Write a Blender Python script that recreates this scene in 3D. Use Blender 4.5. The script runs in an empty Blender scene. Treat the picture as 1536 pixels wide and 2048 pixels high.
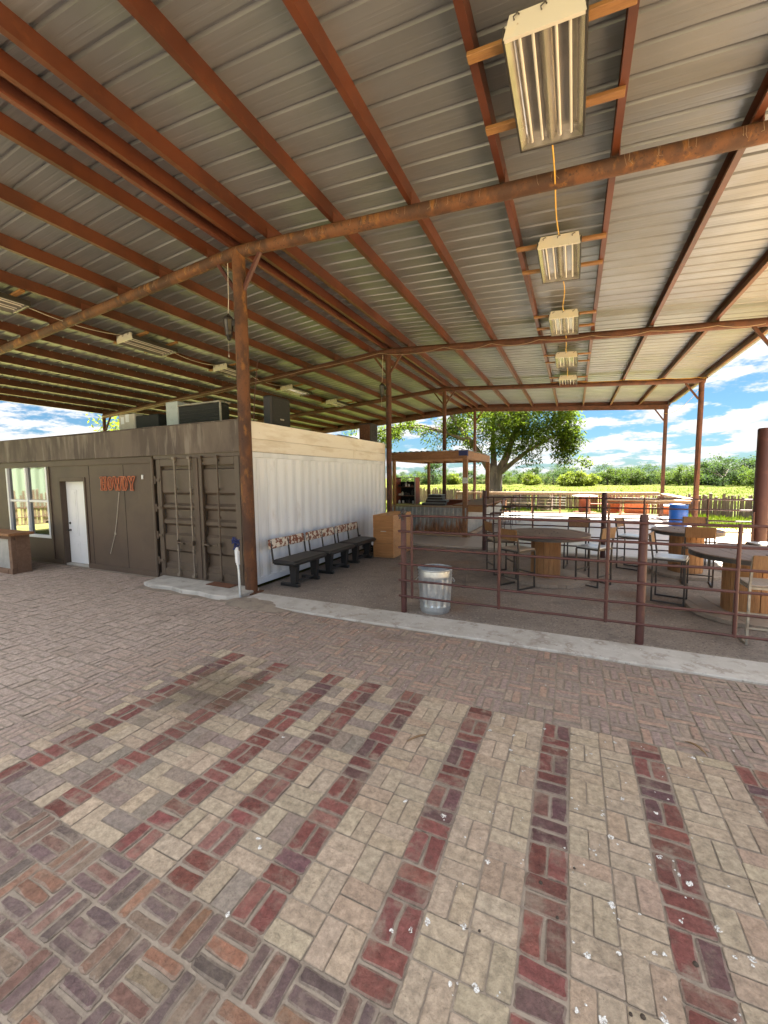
import bpy, math, random
from mathutils import Vector, Matrix, noise as mnoise
R = math.radians
random.seed(11)
C = bpy.context.scene.collection
sc = bpy.context.scene

# ------------------------------------------------------------------ camera
F, YAW, PIT, ROL = 817.75, R(24.928), R(4.759), R(.636)
cy, sy = math.cos(YAW), math.sin(YAW)
fwd = Vector((-sy*math.cos(PIT), cy*math.cos(PIT), -math.sin(PIT)))
rgt = Vector((cy, sy, 0)); dwn = fwd.cross(rgt)
r2 = rgt*math.cos(ROL) + dwn*math.sin(ROL); d2 = dwn*math.cos(ROL) - rgt*math.sin(ROL)
cam = bpy.data.cameras.new('camera'); camo = bpy.data.objects.new('camera', cam); C.objects.link(camo)
cam.sensor_fit = 'HORIZONTAL'; cam.sensor_width = 36; cam.lens = F*36/1536
cam.clip_start = .05; cam.clip_end = 4000
m = Matrix.Identity(4)
for i in range(3):
    m[i][0] = r2[i]; m[i][1] = -d2[i]; m[i][2] = -fwd[i]
m[2][3] = 2.0
camo.matrix_world = m
sc.camera = camo

# ------------------------------------------------------------------ light
SUNV = Vector((1.3, 2.9, 5.4)).normalized()
EL = math.asin(SUNV.z); AZ = math.atan2(SUNV.x, SUNV.y)
sl = bpy.data.lights.new('sun', 'SUN'); sl.energy = 5.0; sl.angle = R(.5); sl.color = (1, .95, .86)
so = bpy.data.objects.new('sun', sl); C.objects.link(so)
so.rotation_euler = SUNV.to_track_quat('Z', 'Y').to_euler()
w = bpy.data.worlds.new('World'); sc.world = w; w.use_nodes = True
nt = w.node_tree; N = nt.nodes; L = nt.links; N.clear()
def nn(tree, kind, **kw):
    n = tree.nodes.new(kind)
    for k, v in kw.items(): setattr(n, k, v)
    return n
out = nn(nt, 'ShaderNodeOutputWorld'); bg = nn(nt, 'ShaderNodeBackground'); L.new(bg.outputs[0], out.inputs[0])
sky = nn(nt, 'ShaderNodeTexSky', sky_type='NISHITA', sun_disc=False, sun_elevation=EL, sun_rotation=AZ,
         air_density=1.0, dust_density=.6, ozone_density=2.2)
tc = nn(nt, 'ShaderNodeTexCoord'); sep = nn(nt, 'ShaderNodeSeparateXYZ'); L.new(tc.outputs['Generated'], sep.inputs[0])
def wm(op, a, b=None, clamp=False):
    n = nn(nt, 'ShaderNodeMath', operation=op, use_clamp=clamp)
    for i, v in enumerate((a, b)):
        if v is None: continue
        if isinstance(v, (int, float)): n.inputs[i].default_value = v
        else: L.new(v, n.inputs[i])
    return n.outputs[0]
zz = wm('ADD', wm('MAXIMUM', sep.outputs[2], 0.0), .20)
cmb = nn(nt, 'ShaderNodeCombineXYZ')
L.new(wm('DIVIDE', sep.outputs[0], zz), cmb.inputs[0]); L.new(wm('DIVIDE', sep.outputs[1], zz), cmb.inputs[1])
def cloudnoise(off, scale, det):
    mp = nn(nt, 'ShaderNodeMapping'); mp.inputs['Location'].default_value = off; L.new(cmb.outputs[0], mp.inputs[0])
    n = nn(nt, 'ShaderNodeTexNoise'); n.inputs['Scale'].default_value = scale; n.inputs['Detail'].default_value = det
    n.inputs['Roughness'].default_value = .62; L.new(mp.outputs[0], n.inputs[0]); return n.outputs[0]
c1 = cloudnoise((3.1, 1.7, 0), 2.3, 9); c2 = cloudnoise((3.1 - .07, 1.7 - .11, .05), 2.3, 6)
# more cover towards the horizon, and overhead as added fill light
cov = wm('MAXIMUM', wm('MULTIPLY', wm('SUBTRACT', .30, sep.outputs[2]), .20), wm('MULTIPLY', sep.outputs[2], .09))
rp = nn(nt, 'ShaderNodeMapRange', interpolation_type='SMOOTHSTEP'); L.new(wm('ADD', c1, cov), rp.inputs[0])
rp.inputs[1].default_value = .490; rp.inputs[2].default_value = .575
sh = nn(nt, 'ShaderNodeMapRange'); L.new(wm('SUBTRACT', c1, c2), sh.inputs[0])
sh.inputs[1].default_value = -.10; sh.inputs[2].default_value = .10; sh.inputs[3].default_value = .62; sh.inputs[4].default_value = 1.0
cc = nn(nt, 'ShaderNodeMix', data_type='RGBA', blend_type='MIX'); L.new(sh.outputs[0], cc.inputs[0])
CL = 1.95
cc.inputs[6].default_value = (.50*CL, .58*CL, .68*CL, 1); cc.inputs[7].default_value = (1.0*CL, 1.0*CL, 1.0*CL, 1)
sg = nn(nt, 'ShaderNodeMix', data_type='RGBA', blend_type='MULTIPLY'); sg.inputs[0].default_value = 1
L.new(sky.outputs[0], sg.inputs[6]); sg.inputs[7].default_value = (.112, .174, .220, 1)
mx = nn(nt, 'ShaderNodeMix', data_type='RGBA'); L.new(rp.outputs[0], mx.inputs[0]); L.new(sg.outputs[2], mx.inputs[6]); L.new(cc.outputs[2], mx.inputs[7])
hb = nn(nt, 'ShaderNodeMapRange', interpolation_type='SMOOTHSTEP'); L.new(sep.outputs[2], hb.inputs[0])   # cloud brightness boosted high up, out of view, as added fill light
hb.inputs[1].default_value = .34; hb.inputs[2].default_value = .85; hb.inputs[3].default_value = 1; hb.inputs[4].default_value = 4.8
vs_ = nn(nt, 'ShaderNodeVectorMath', operation='SCALE'); L.new(cc.outputs[2], vs_.inputs[0]); L.new(hb.outputs[0], vs_.inputs['Scale']); L.new(vs_.outputs[0], mx.inputs[7])
L.new(mx.outputs[2], bg.inputs[0]); bg.inputs[1].default_value = .055
sc.view_settings.view_transform = 'Standard'; sc.view_settings.look = 'None'; sc.view_settings.gamma = 1
sc.view_settings.exposure = 3.5
try:
    sc.cycles.max_bounces = 10; sc.cycles.diffuse_bounces = 6
    sc.cycles.use_denoising = True; sc.cycles.sample_clamp_indirect = 6
except Exception: pass

# ------------------------------------------------------------------ materials
MATS = {}
def base(name):
    mt = bpy.data.materials.new(name); mt.use_nodes = True
    t = mt.node_tree; b = t.nodes['Principled BSDF']; MATS[name] = mt
    return mt, t, b
def mth(t, op, a, b=None, clamp=False):
    n = nn(t, 'ShaderNodeMath', operation=op, use_clamp=clamp)
    for i, v in enumerate((a, b)):
        if v is None: continue
        if isinstance(v, (int, float)): n.inputs[i].default_value = v
        else: t.links.new(v, n.inputs[i])
    return n.outputs[0]
def coords(t, scale=(1, 1, 1), kind='Object', rnd=True, rot=(0, 0, 0)):
    c = nn(t, 'ShaderNodeTexCoord'); mp = nn(t, 'ShaderNodeMapping'); mp.inputs['Scale'].default_value = scale
    mp.inputs['Rotation'].default_value = rot
    t.links.new(c.outputs[kind], mp.inputs[0])
    if rnd:
        oi = nn(t, 'ShaderNodeObjectInfo'); k = mth(t, 'MULTIPLY', oi.outputs['Random'], 37.0)
        cb = nn(t, 'ShaderNodeCombineXYZ')
        for i in range(3): t.links.new(k, cb.inputs[i])
        t.links.new(cb.outputs[0], mp.inputs['Location'])
    return mp.outputs[0]
def noise(t, vec, scale, detail=5, rough=.6, lo=.35, hi=.65, smooth=True):
    n = nn(t, 'ShaderNodeTexNoise'); n.inputs['Scale'].default_value = scale; n.inputs['Detail'].default_value = detail
    n.inputs['Roughness'].default_value = rough; t.links.new(vec, n.inputs[0])
    r = nn(t, 'ShaderNodeMapRange', interpolation_type='SMOOTHSTEP' if smooth else 'LINEAR'); t.links.new(n.outputs[0], r.inputs[0])
    r.inputs[1].default_value = lo; r.inputs[2].default_value = hi
    return r.outputs[0]
def mixc(t, f, a, b, blend='MIX'):
    n = nn(t, 'ShaderNodeMix', data_type='RGBA', blend_type=blend)
    for i, v in ((0, f), (6, a), (7, b)):
        if isinstance(v, (int, float)): n.inputs[i].default_value = v
        elif isinstance(v, tuple): n.inputs[i].default_value = (*v, 1)
        else: t.links.new(v, n.inputs[i])
    return n.outputs[2]
def bump(t, b, h, strength=.3, dist=.01):
    n = nn(t, 'ShaderNodeBump'); n.inputs['Strength'].default_value = strength; n.inputs['Distance'].default_value = dist
    t.links.new(h, n.inputs['Height']); t.links.new(n.outputs[0], b.inputs['Normal'])
def mat(name, col, rough=.6, metal=0, layers=(), bmp=None, spec=.5, sc3=(1, 1, 1), rv=None, rnd=True):
    """layers: (colour, noise scale, lo, hi, amount[, stretch]) laid one over the other"""
    mt, t, b = base(name)
    cur = col
    for ly in layers:
        c2_, s, lo, hi, am = ly[:5]
        v = coords(t, ly[5] if len(ly) > 5 else sc3, rnd=rnd)
        f = mth(t, 'MULTIPLY', noise(t, v, s, lo=lo, hi=hi), am)
        cur = mixc(t, f, cur, c2_)
    if isinstance(cur, tuple): b.inputs['Base Color'].default_value = (*cur, 1)
    else: t.links.new(cur, b.inputs['Base Color'])
    b.inputs['Roughness'].default_value = rough; b.inputs['Metallic'].default_value = metal
    b.inputs['Specular IOR Level'].default_value = spec
    if rv:
        f = noise(t, coords(t, sc3), rv[0]); mr = nn(t, 'ShaderNodeMapRange'); t.links.new(f, mr.inputs[0])
        mr.inputs[3].default_value = rv[1]; mr.inputs[4].default_value = rv[2]; t.links.new(mr.outputs[0], b.inputs['Roughness'])
    if bmp:
        v = coords(t, bmp[3] if len(bmp) > 3 else sc3)
        bump(t, b, noise(t, v, bmp[0], lo=.2, hi=.8, smooth=False), bmp[1], bmp[2])
    return mt
def woodmat(name, a, b_, dark, grain=(1, 1, 1), rough=.65, scale=6, knots=True):
    mt, t, b = base(name)
    v = coords(t, grain)
    g = noise(t, v, scale, 8, .65, .3, .7); g2 = noise(t, v, scale*4.2, 4, .6, .35, .7)
    c = mixc(t, g, a, b_); c = mixc(t, mth(t, 'MULTIPLY', g2, .45), c, dark)
    pl = noise(t, coords(t), 1.7, 3, .5, .4, .7); c = mixc(t, mth(t, 'MULTIPLY', pl, .35), c, dark)
    t.links.new(c, b.inputs['Base Color']); b.inputs['Roughness'].default_value = rough
    bump(t, b, g2, .25, .004); return mt

mat('rust_pipe', (.135, .052, .020), .75, 0, [((.055, .024, .014), 3, .42, .6, .9, (1, 1, .5)), ((.27, .115, .025), 7, .54, .70, .75, (1, 1, .4)), ((.035, .018, .013), 26, .56, .7, .8), ((.30, .16, .07), 40, .66, .76, .5)], (40, .3, .004))
mat('rust_dark', (.10, .035, .018), .72, 0, [((.05, .02, .013), 4, .4, .65, .8), ((.20, .085, .03), 10, .58, .75, .5)], (40, .25, .004))
mat('primer', (.092, .023, .007), .5, 0, [((.052, .012, .004), 1.1, .4, .62, .85), ((.135, .042, .014), 5, .58, .72, .35)], None)
mat('primer_dark', (.12, .035, .018), .55, 0, [((.08, .024, .014), 2, .4, .65, .7), ((.2, .08, .04), 9, .6, .75, .4)])
mat('galv_roof', (.222, .225, .228), .36, .5, [((.162, .164, .165), .7, .4, .65, .7, (.25, 1.2, 1)), ((.27, .273, .272), 3, .5, .7, .4, (.2, 4, 1))], None, rv=(1.2, .36, .50), rnd=False)
mat('galv', (.62, .66, .68), .3, .7, [((.46, .50, .53), 6, .45, .6, .6), ((.72, .75, .77), 14, .5, .65, .5)], (18, .08, .003))
mat('galv_panel', (.42, .43, .42), .45, .5, [((.30, .31, .30), 5, .4, .6, .5)], None)
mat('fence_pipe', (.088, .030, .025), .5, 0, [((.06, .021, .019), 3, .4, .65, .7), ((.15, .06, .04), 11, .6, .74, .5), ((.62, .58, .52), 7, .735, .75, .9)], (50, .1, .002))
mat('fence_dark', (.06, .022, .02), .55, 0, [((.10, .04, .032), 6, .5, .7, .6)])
mat('white_wall', (.78, .82, .88), .42, 0, [((.60, .64, .70), 2.0, .46, .66, .55, (1, 1.2, .18)), ((.40, .33, .25), 4, .6, .78, .35, (1, 1, .4)), ((.30, .27, .24), 26, .70, .78, .7)], (9, .06, .01))
mat('cream_board', (.83, .79, .71), .6, 0, [((.60, .52, .40), 3, .45, .65, .6, (1, .35, 2)), ((.28, .24, .19), 16, .66, .76, .7, (1, .8, 1.6))], (20, .12, .004))
mat('brown_paint', (.100, .072, .050), .55, 0, [((.078, .056, .040), 2, .4, .65, .8), ((.16, .13, .10), 6, .62, .78, .4)], (60, .06, .002))
mat('pale_rod', (.20, .165, .128), .5, 0, [((.15, .115, .085), 5, .45, .65, .8)])  # paler brown for the rods of the left leaf
mat('brown_wall', (.098, .066, .045), .62, 0, [((.074, .05, .036), 1.3, .4, .65, .8), ((.14, .11, .085), 5, .6, .8, .35, (1, 1, .4))], (80, .08, .002))
mat('brown_fascia', (.135, .105, .082), .8, 0, [((.075, .056, .045), 2.2, .4, .62, .85, (1, 1, .35)), ((.26, .225, .185), 5, .52, .68, .6, (1, 1, .16)), ((.04, .03, .026), 9, .62, .75, .5, (1, 1, .3))], (40, .2, .003))
mat('concrete', (.45, .425, .39), .85, 0, [((.33, .30, .26), 1.7, .42, .66, .7), ((.24, .20, .165), 6, .52, .66, .75), ((.58, .56, .52), 12, .55, .7, .6), ((.16, .13, .105), 17, .60, .72, .7), ((.80, .79, .76), 22, .715, .735, .9)], (30, .35, .006))
mat('patio', (.52, .485, .45), .32, 0, [((.42, .385, .35), .7, .42, .66, .7), ((.58, .55, .51), 3, .5, .7, .5)], (30, .15, .004))
mat('slab', (.46, .435, .395), .85, 0, [((.30, .28, .25), 3, .42, .62, .7), ((.18, .15, .12), 9, .62, .74, .6)], (24, .5, .012))
mat('dirt', (.27, .222, .185), .95, 0, [((.21, .172, .145), 1.1, .4, .66, .8), ((.40, .34, .29), 26, .56, .66, .75), ((.10, .083, .07), 36, .54, .66, .85), ((.13, .105, .09), 4, .5, .72, .5), ((.30, .165, .09), .55, .56, .76, .6)], (45, 1.0, .02))
mat('bounce_dirt', (.33, .265, .19), .95, 0, [((.28, .22, .15), 1, .4, .66, .7), ((.20, .22, .07), .8, .55, .7, .5)], (40, .5, .01))
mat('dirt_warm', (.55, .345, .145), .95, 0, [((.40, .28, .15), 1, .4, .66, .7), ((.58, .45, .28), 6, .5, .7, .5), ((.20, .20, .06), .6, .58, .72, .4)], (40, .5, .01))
mat('bounce_grass', (.36, .34, .115), .95, 0, [((.25, .26, .07), .8, .4, .66, .7), ((.16, .19, .04), 3, .5, .7, .6)], (20, .6, .03))
mat('joint_sand', (.265, .215, .168), .95, 0, [((.17, .135, .105), 5, .4, .65, .7), ((.30, .25, .20), 30, .5, .7, .5)], (70, .6, .006))
mat('vinyl', (.020, .019, .020), .42, 0, [((.034, .032, .031), 4, .45, .7, .6)], (60, .1, .002))
mat('black_steel', (.020, .019, .019), .5, 0, [((.06, .045, .035), 12, .6, .75, .5)])
mat('dark_steel', (.055, .048, .045), .45, .3, [((.12, .085, .06), 10, .58, .75, .5)])
mat('pale_steel', (.40, .37, .31), .45, .3, [((.22, .19, .15), 6, .45, .65, .7)])
mat('cowhide', (.72, .66, .56), .8, 0, [((.20, .055, .025), 13, .485, .515, .97)], (90, .3, .003))
woodmat('ply', (.46, .215, .075), (.56, .29, .11), (.26, .11, .035), (.35, 2.2, 5), .6, 3)
woodmat('ply_side', (.52, .27, .11), (.62, .36, .16), (.34, .16, .06), (.35, 1.0, 5), .6, 3)
woodmat('pine', (.38, .19, .065), (.45, .25, .09), (.22, .10, .035), (1, 6, 6), .6, 4)
woodmat('batten', (.25, .115, .035), (.31, .16, .05), (.15, .065, .02), (.6, 6, 6), .6, 4)
woodmat('bar_wood', (.26, .115, .045), (.34, .17, .075), (.13, .055, .025), (1, 4, 4), .6, 4)
woodmat('spool_wood', (.33, .16, .06), (.44, .24, .10), (.14, .06, .025), (7, 7, .5), .7, 3)
woodmat('spool_top', (.195, .135, .105), (.26, .19, .15), (.10, .065, .052), (.7, 7, 7), .6, 4)
woodmat('spool_base', (.29, .235, .185), (.36, .30, .24), (.18, .14, .11), (.7, 7, 7), .8, 4)
woodmat('seat_wood', (.30, .25, .20), (.36, .30, .25), (.2, .15, .11), (6, .6, 6), .4, 4)
woodmat('back_wood', (.235, .115, .042), (.31, .17, .065), (.12, .055, .025), (6, .8, .8), .5, 4)
woodmat('old_wood', (.17, .095, .055), (.23, .14, .09), (.09, .05, .035), (.6, 5, 5), .75, 4)
woodmat('picket_shaded', (.13, .092, .068), (.20, .15, .11), (.06, .042, .032), (5, 5, .5), .85, 3)  # darker copy of the picket wood: backlit shade put into the colour
woodmat('picket_wood', (.26, .18, .115), (.38, .28, .19), (.10, .065, .045), (5, 5, .5), .85, 3)
woodmat('ledge_dark', (.17, .10, .055), (.24, .15, .085), (.09, .05, .03), (.5, 6, 6), .7, 4)
woodmat('ledge_wood', (.42, .30, .19), (.52, .39, .26), (.28, .18, .11), (.5, 6, 6), .7, 4)
mat('seat_sheen', (.60, .62, .63), .22, 0, [((.48, .50, .52), 5, .45, .65, .6)], (30, .05, .002))  # pale tone paints in the sky reflected off smooth worn seats
mat('white_paint', (.78, .79, .80), .4, 0, [((.68, .69, .70), 3, .5, .75, .5)])
mat('lamp_enamel', (.52, .49, .42), .35, 0, [((.60, .52, .38), 3, .45, .65, .6), ((.30, .2, .12), 22, .68, .76, .7)])
mat('reflector', (.40, .375, .34), .26, .7, [((.30, .275, .24), 2.5, .42, .65, .7)])
mat('tube_glass', (.55, .52, .45), .25)
mat('black_trim', (.028, .024, .022), .5)
mat('dark_void', (.012, .012, .012), .9)
mat('mesh_black', (.020, .021, .020), .8, 0, [((.06, .06, .055), 30, .62, .68, .8)])
mat('cooler', (.52, .48, .41), .55, 0, [((.38, .33, .27), 4, .45, .65, .6), ((.66, .62, .55), 2, .58, .62, .7)])
mat('cooler_grey', (.47, .51, .51), .5, .2, [((.34, .38, .38), 4, .45, .65, .6)])
mat('rubber', (.018, .018, .018), .7)
mat('yellow_cord', (.62, .36, .05), .5)
mat('grey_cord', (.30, .22, .15), .6)
mat('white_cord', (.55, .5, .42), .6)
mat('sign_orange', (.46, .125, .05), .55, 0, [((.30, .06, .025), 14, .45, .6, .7)])
mat('blue_plastic', (.004, .075, .36), .42, 0, [((.003, .055, .27), 2, .45, .65, .6)])
mat('blue_rag', (.025, .035, .13), .8)
mat('orange_plastic', (.62, .15, .035), .5, 0, [((.5, .11, .03), 4, .45, .65, .6)])
mat('red_wood', (.32, .075, .035), .6, 0, [((.22, .05, .025), 5, .45, .65, .6)])
mat('stool_red', (.085, .022, .018), .5)
mt, t, b = base('dropping')
b.inputs['Roughness'].default_value = .8; v = coords(t, rnd=False)
t.links.new(mixc(t, noise(t, v, 160, 3), (.74, .73, .71), (.46, .43, .39)), b.inputs['Base Color'])
t.links.new(noise(t, v, 90, 4, .65, .38, .52), b.inputs['Alpha'])
mat('pebble', (.05, .035, .025), .9)
mat('dry_leaf', (.20, .12, .06), .8)
mat('rust_mat', (.12, .05, .025), .9, 0, [((.2, .09, .045), 20, .5, .65, .6)])
mat('bark', (.16, .125, .10), .95, 0, [((.075, .058, .047), 3, .42, .62, .8, (1, 1, .25)), ((.26, .215, .17), 8, .56, .7, .6, (1, 1, .3))], (9, .9, .05, (1, 1, .25)))
def leafmat(name, a, b_, c_):
    mt, t, b = base(name)
    geo = nn(t, 'ShaderNodeNewGeometry')
    v = nn(t, 'ShaderNodeTexNoise'); v.inputs['Scale'].default_value = .55; t.links.new(coords(t), v.inputs[0])
    at = nn(t, 'ShaderNodeAttribute'); at.attribute_name = 'tint'
    c = mixc(t, at.outputs['Fac'], a, b_)
    c = mixc(t, mth(t, 'MULTIPLY', noise(t, coords(t), .5, 3, .5, .45, .7), .6), c, c_)
    t.links.new(c, b.inputs['Base Color']); b.inputs['Roughness'].default_value = .75; b.inputs['Specular IOR Level'].default_value = .12
    tr = nn(t, 'ShaderNodeBsdfTranslucent'); t.links.new(mixc(t, 1.0, c, (1.0, 1.0, .45), 'MULTIPLY'), tr.inputs[0])
    ms = nn(t, 'ShaderNodeMixShader'); ms.inputs[0].default_value = .5
    o = t.nodes['Material Output']; t.links.new(b.outputs[0], ms.inputs[1]); t.links.new(tr.outputs[0], ms.inputs[2]); t.links.new(ms.outputs[0], o.inputs[0])
    return mt
leafmat('leaf', (.066, .108, .014), (.135, .185, .024), (.042, .075, .012))
leafmat('leaf_far', (.052, .09, .018), (.095, .14, .026), (.034, .062, .018))
leafmat('leaf_bush', (.12, .16, .018), (.16, .19, .024), (.085, .125, .018))
leafmat('leaf_dark', (.035, .066, .026), (.058, .098, .034), (.026, .05, .024))
leafmat('grass_blade', (.06, .10, .008), (.10, .128, .015), (.045, .075, .008))
# ground: grass, worn dirt by the pavilion
mt, t, b = base('field')
v = coords(t, rnd=False)
c = mixc(t, noise(t, v, .09, 5, .6, .4, .65), (.055, .068, .006), (.086, .088, .011))
c = mixc(t, mth(t, 'MULTIPLY', noise(t, v, 1.6, 6, .7, .45, .7), .5), c, (.045, .06, .01))
c = mixc(t, mth(t, 'MULTIPLY', noise(t, v, .35, 4, .6, .56, .70), .55), c, (.15, .13, .05))
t.links.new(c, b.inputs['Base Color']); b.inputs['Roughness'].default_value = .95; b.inputs['Specular IOR Level'].default_value = .1
bump(t, b, noise(t, v, 9, 6, .7, .2, .8), .8, .06)
# brick material: the brick's own colour comes from a face attribute
mt, t, b = base('brick')
at = nn(t, 'ShaderNodeAttribute'); at.attribute_name = 'brick_col'; v = coords(t, rnd=False)
hs = nn(t, 'ShaderNodeHueSaturation'); t.links.new(at.outputs['Color'], hs.inputs['Color'])
f = nn(t, 'ShaderNodeMapRange'); t.links.new(noise(t, v, 24, 6, .7, .25, .75), f.inputs[0]); f.inputs[3].default_value = .66; f.inputs[4].default_value = 1.28
t.links.new(f.outputs[0], hs.inputs['Value'])
c = mixc(t, mth(t, 'MULTIPLY', noise(t, v, 7, 6, .65, .5, .72), mth(t, 'ADD', mth(t, 'MULTIPLY', at.outputs['Alpha'], .75), .08)), hs.outputs[0], (.30, .235, .18))
c = mixc(t, mth(t, 'MULTIPLY', noise(t, v, 3.6, 7, .72, .48, .68), mth(t, 'ADD', mth(t, 'MULTIPLY', at.outputs['Alpha'], .40), .10)), c, (.26, .205, .155))
c = mixc(t, mth(t, 'MULTIPLY', noise(t, v, 13, 6, .7, .55, .70), mth(t, 'ADD', mth(t, 'MULTIPLY', at.outputs['Alpha'], .42), .06)), c, (.085, .062, .052))
c = mixc(t, mth(t, 'MULTIPLY', noise(t, v, .8, 6, .65, .55, .72), .45), c, (.12, .092, .07))
c = mixc(t, mth(t, 'MULTIPLY', noise(t, v, 130, 3, .6, .66, .74), .55), c, (.06, .045, .04))
vd = nn(t, 'ShaderNodeVectorMath', operation='DISTANCE'); t.links.new(v, vd.inputs[0]); vd.inputs[1].default_value = (-3.05, 2.75, 0)   # old oil stain by the left stripes
sd_ = nn(t, 'ShaderNodeMapRange', interpolation_type='SMOOTHSTEP'); t.links.new(mth(t, 'ADD', vd.outputs['Value'], mth(t, 'MULTIPLY', noise(t, v, 3.2, 6, .65, .3, .7), .55)), sd_.inputs[0])
sd_.inputs[1].default_value = .35; sd_.inputs[2].default_value = .95; sd_.inputs[3].default_value = .6; sd_.inputs[4].default_value = 0
c = mixc(t, sd_.outputs[0], c, (.085, .062, .036))
t.links.new(c, b.inputs['Base Color']); b.inputs['Roughness'].default_value = .85; b.inputs['Specular IOR Level'].default_value = .25
h = mth(t, 'ADD', noise(t, v, 60, 6, .75, .2, .8), mth(t, 'MULTIPLY', noise(t, v, 9, 4, .6, .3, .7), 1.6)); bump(t, b, h, .8, .007)
# glass
mt, t, b = base('window_glass')
b.inputs['Base Color'].default_value = (.012, .016, .015, 1); b.inputs['Roughness'].default_value = .03; b.inputs['Specular IOR Level'].default_value = 1.0; b.inputs['IOR'].default_value = 1.9
mat('barn_green', (.50, .62, .46), .6)
mat('lantern_glass', (.10, .085, .06), .15)

# ------------------------------------------------------------------ mesh builder
class MB:
    def __init__(s): s.v = []; s.f = []; s.sm = []; s.col = []
    def add(s, vs, fs, smooth=False):
        o = len(s.v); s.v += [tuple(p) for p in vs]; s.f += [tuple(i+o for i in f) for f in fs]; s.sm += [smooth]*len(fs); return s
    def box(s, a, b, rot=None, piv=None):
        x0, y0, z0 = a; x1, y1, z1 = b
        vs = [Vector(p) for p in ((x0, y0, z0), (x1, y0, z0), (x1, y1, z0), (x0, y1, z0), (x0, y0, z1), (x1, y0, z1), (x1, y1, z1), (x0, y1, z1))]
        if rot is not None:
            pv = Vector(piv) if piv else sum(vs, Vector())/8
            vs = [pv + rot @ (p-pv) for p in vs]
        return s.add(vs, [(0, 3, 2, 1), (4, 5, 6, 7), (0, 1, 5, 4), (1, 2, 6, 5), (2, 3, 7, 6), (3, 0, 4, 7)])
    def bbox(s, a, b, e=.006, rot=None, piv=None):
        """box with bevelled edges"""
        x0, y0, z0 = a; x1, y1, z1 = b; e = min(e, (x1-x0)*.45, (y1-y0)*.45, (z1-z0)*.45)
        vs = []; idx = {}
        for i, X in enumerate((x0, x1)):
            for j, Y in enumerate((y0, y1)):
                for k, Z in enumerate((z0, z1)):
                    dx, dy, dz = (e if i == 0 else -e), (e if j == 0 else -e), (e if k == 0 else -e)
                    for ax, p in enumerate(((X, Y+dy, Z+dz), (X+dx, Y, Z+dz), (X+dx, Y+dy, Z))):
                        idx[i, j, k, ax] = len(vs); vs.append(Vector(p))
        fs = []
        for i in (0, 1):
            q = [idx[i, j, k, 0] for j, k in ((0, 0), (1, 0), (1, 1), (0, 1))]; fs.append(q if i else q[::-1])
            q = [idx[j, i, k, 1] for j, k in ((0, 0), (1, 0), (1, 1), (0, 1))]; fs.append(q[::-1] if i else q)
            q = [idx[j, k, i, 2] for j, k in ((0, 0), (1, 0), (1, 1), (0, 1))]; fs.append(q if i else q[::-1])
        for i in (0, 1):
            for j in (0, 1):
                p = (i == j)
                q = [idx[i, j, 0, 0], idx[i, j, 1, 0], idx[i, j, 1, 1], idx[i, j, 0, 1]]; fs.append(q if not p else q[::-1])
                q = [idx[i, 0, j, 0], idx[i, 1, j, 0], idx[i, 1, j, 2], idx[i, 0, j, 2]]; fs.append(q if p else q[::-1])
                q = [idx[0, i, j, 1], idx[1, i, j, 1], idx[1, i, j, 2], idx[0, i, j, 2]]; fs.append(q if not p else q[::-1])
                for k in (0, 1):
                    q = [idx[i, j, k, 0], idx[i, j, k, 1], idx[i, j, k, 2]]; fs.append(q if (i+j+k) % 2 else q[::-1])
        if rot is not None:
            pv = Vector(piv) if piv else Vector(((x0+x1)/2, (y0+y1)/2, (z0+z1)/2))
            vs = [pv + rot @ (p-pv) for p in vs]
        return s.add(vs, fs)
    def beam(s, p, q, wd, ht, up=(0, 0, 1)):
        p = Vector(p); q = Vector(q); d = (q-p).normalized(); u = Vector(up)
        sd = d.cross(u)
        if sd.length < 1e-4: sd = d.cross(Vector((1, 0, 0)))
        sd.normalize(); u = sd.cross(d).normalized()
        vs = [pt + sd*a*wd/2 + u*b_*ht/2 for pt in (p, q) for a, b_ in ((-1, -1), (1, -1), (1, 1), (-1, 1))]
        return s.add(vs, [(3, 2, 1, 0), (4, 5, 6, 7), (0, 1, 5, 4), (1, 2, 6, 5), (2, 3, 7, 6), (3, 0, 4, 7)])
    def tube(s, pts, r, n=10, caps=True):
        pts = [Vector(p) for p in pts]; rs = r if isinstance(r, (list, tuple)) else [r]*len(pts)
        vs = []; up = None
        for i, p in enumerate(pts):
            d = (pts[min(i+1, len(pts)-1)] - pts[max(i-1, 0)]).normalized()
            if up is None: up = Vector((0, 0, 1)) if abs(d.z) < .9 else Vector((1, 0, 0))
            sd = d.cross(up).normalized(); up = sd.cross(d).normalized()
            for k in range(n):
                a = 2*math.pi*k/n; vs.append(p + (sd*math.cos(a) + up*math.sin(a))*rs[i])
        fs = [(i*n+k, i*n+(k+1) % n, (i+1)*n+(k+1) % n, (i+1)*n+k) for i in range(len(pts)-1) for k in range(n)]
        s.add(vs, fs, True)
        if caps:
            s.add([vs[k] for k in range(n)], [tuple(range(n))[::-1]]); s.add(vs[-n:], [tuple(range(n))])
        return s
    def lathe(s, prof, c=(0, 0, 0), n=24, smooth=True, caps=True):
        vs = [(c[0]+r*math.cos(2*math.pi*k/n), c[1]+r*math.sin(2*math.pi*k/n), c[2]+z) for r, z in prof for k in range(n)]
        fs = [(i*n+k, i*n+(k+1) % n, (i+1)*n+(k+1) % n, (i+1)*n+k) for i in range(len(prof)-1) for k in range(n)]
        s.add(vs, fs, smooth)
        if caps:
            if prof[0][0] > 1e-4: s.add(vs[:n], [tuple(range(n))[::-1]])
            if prof[-1][0] > 1e-4: s.add(vs[-n:], [tuple(range(n))])
        return s
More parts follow.
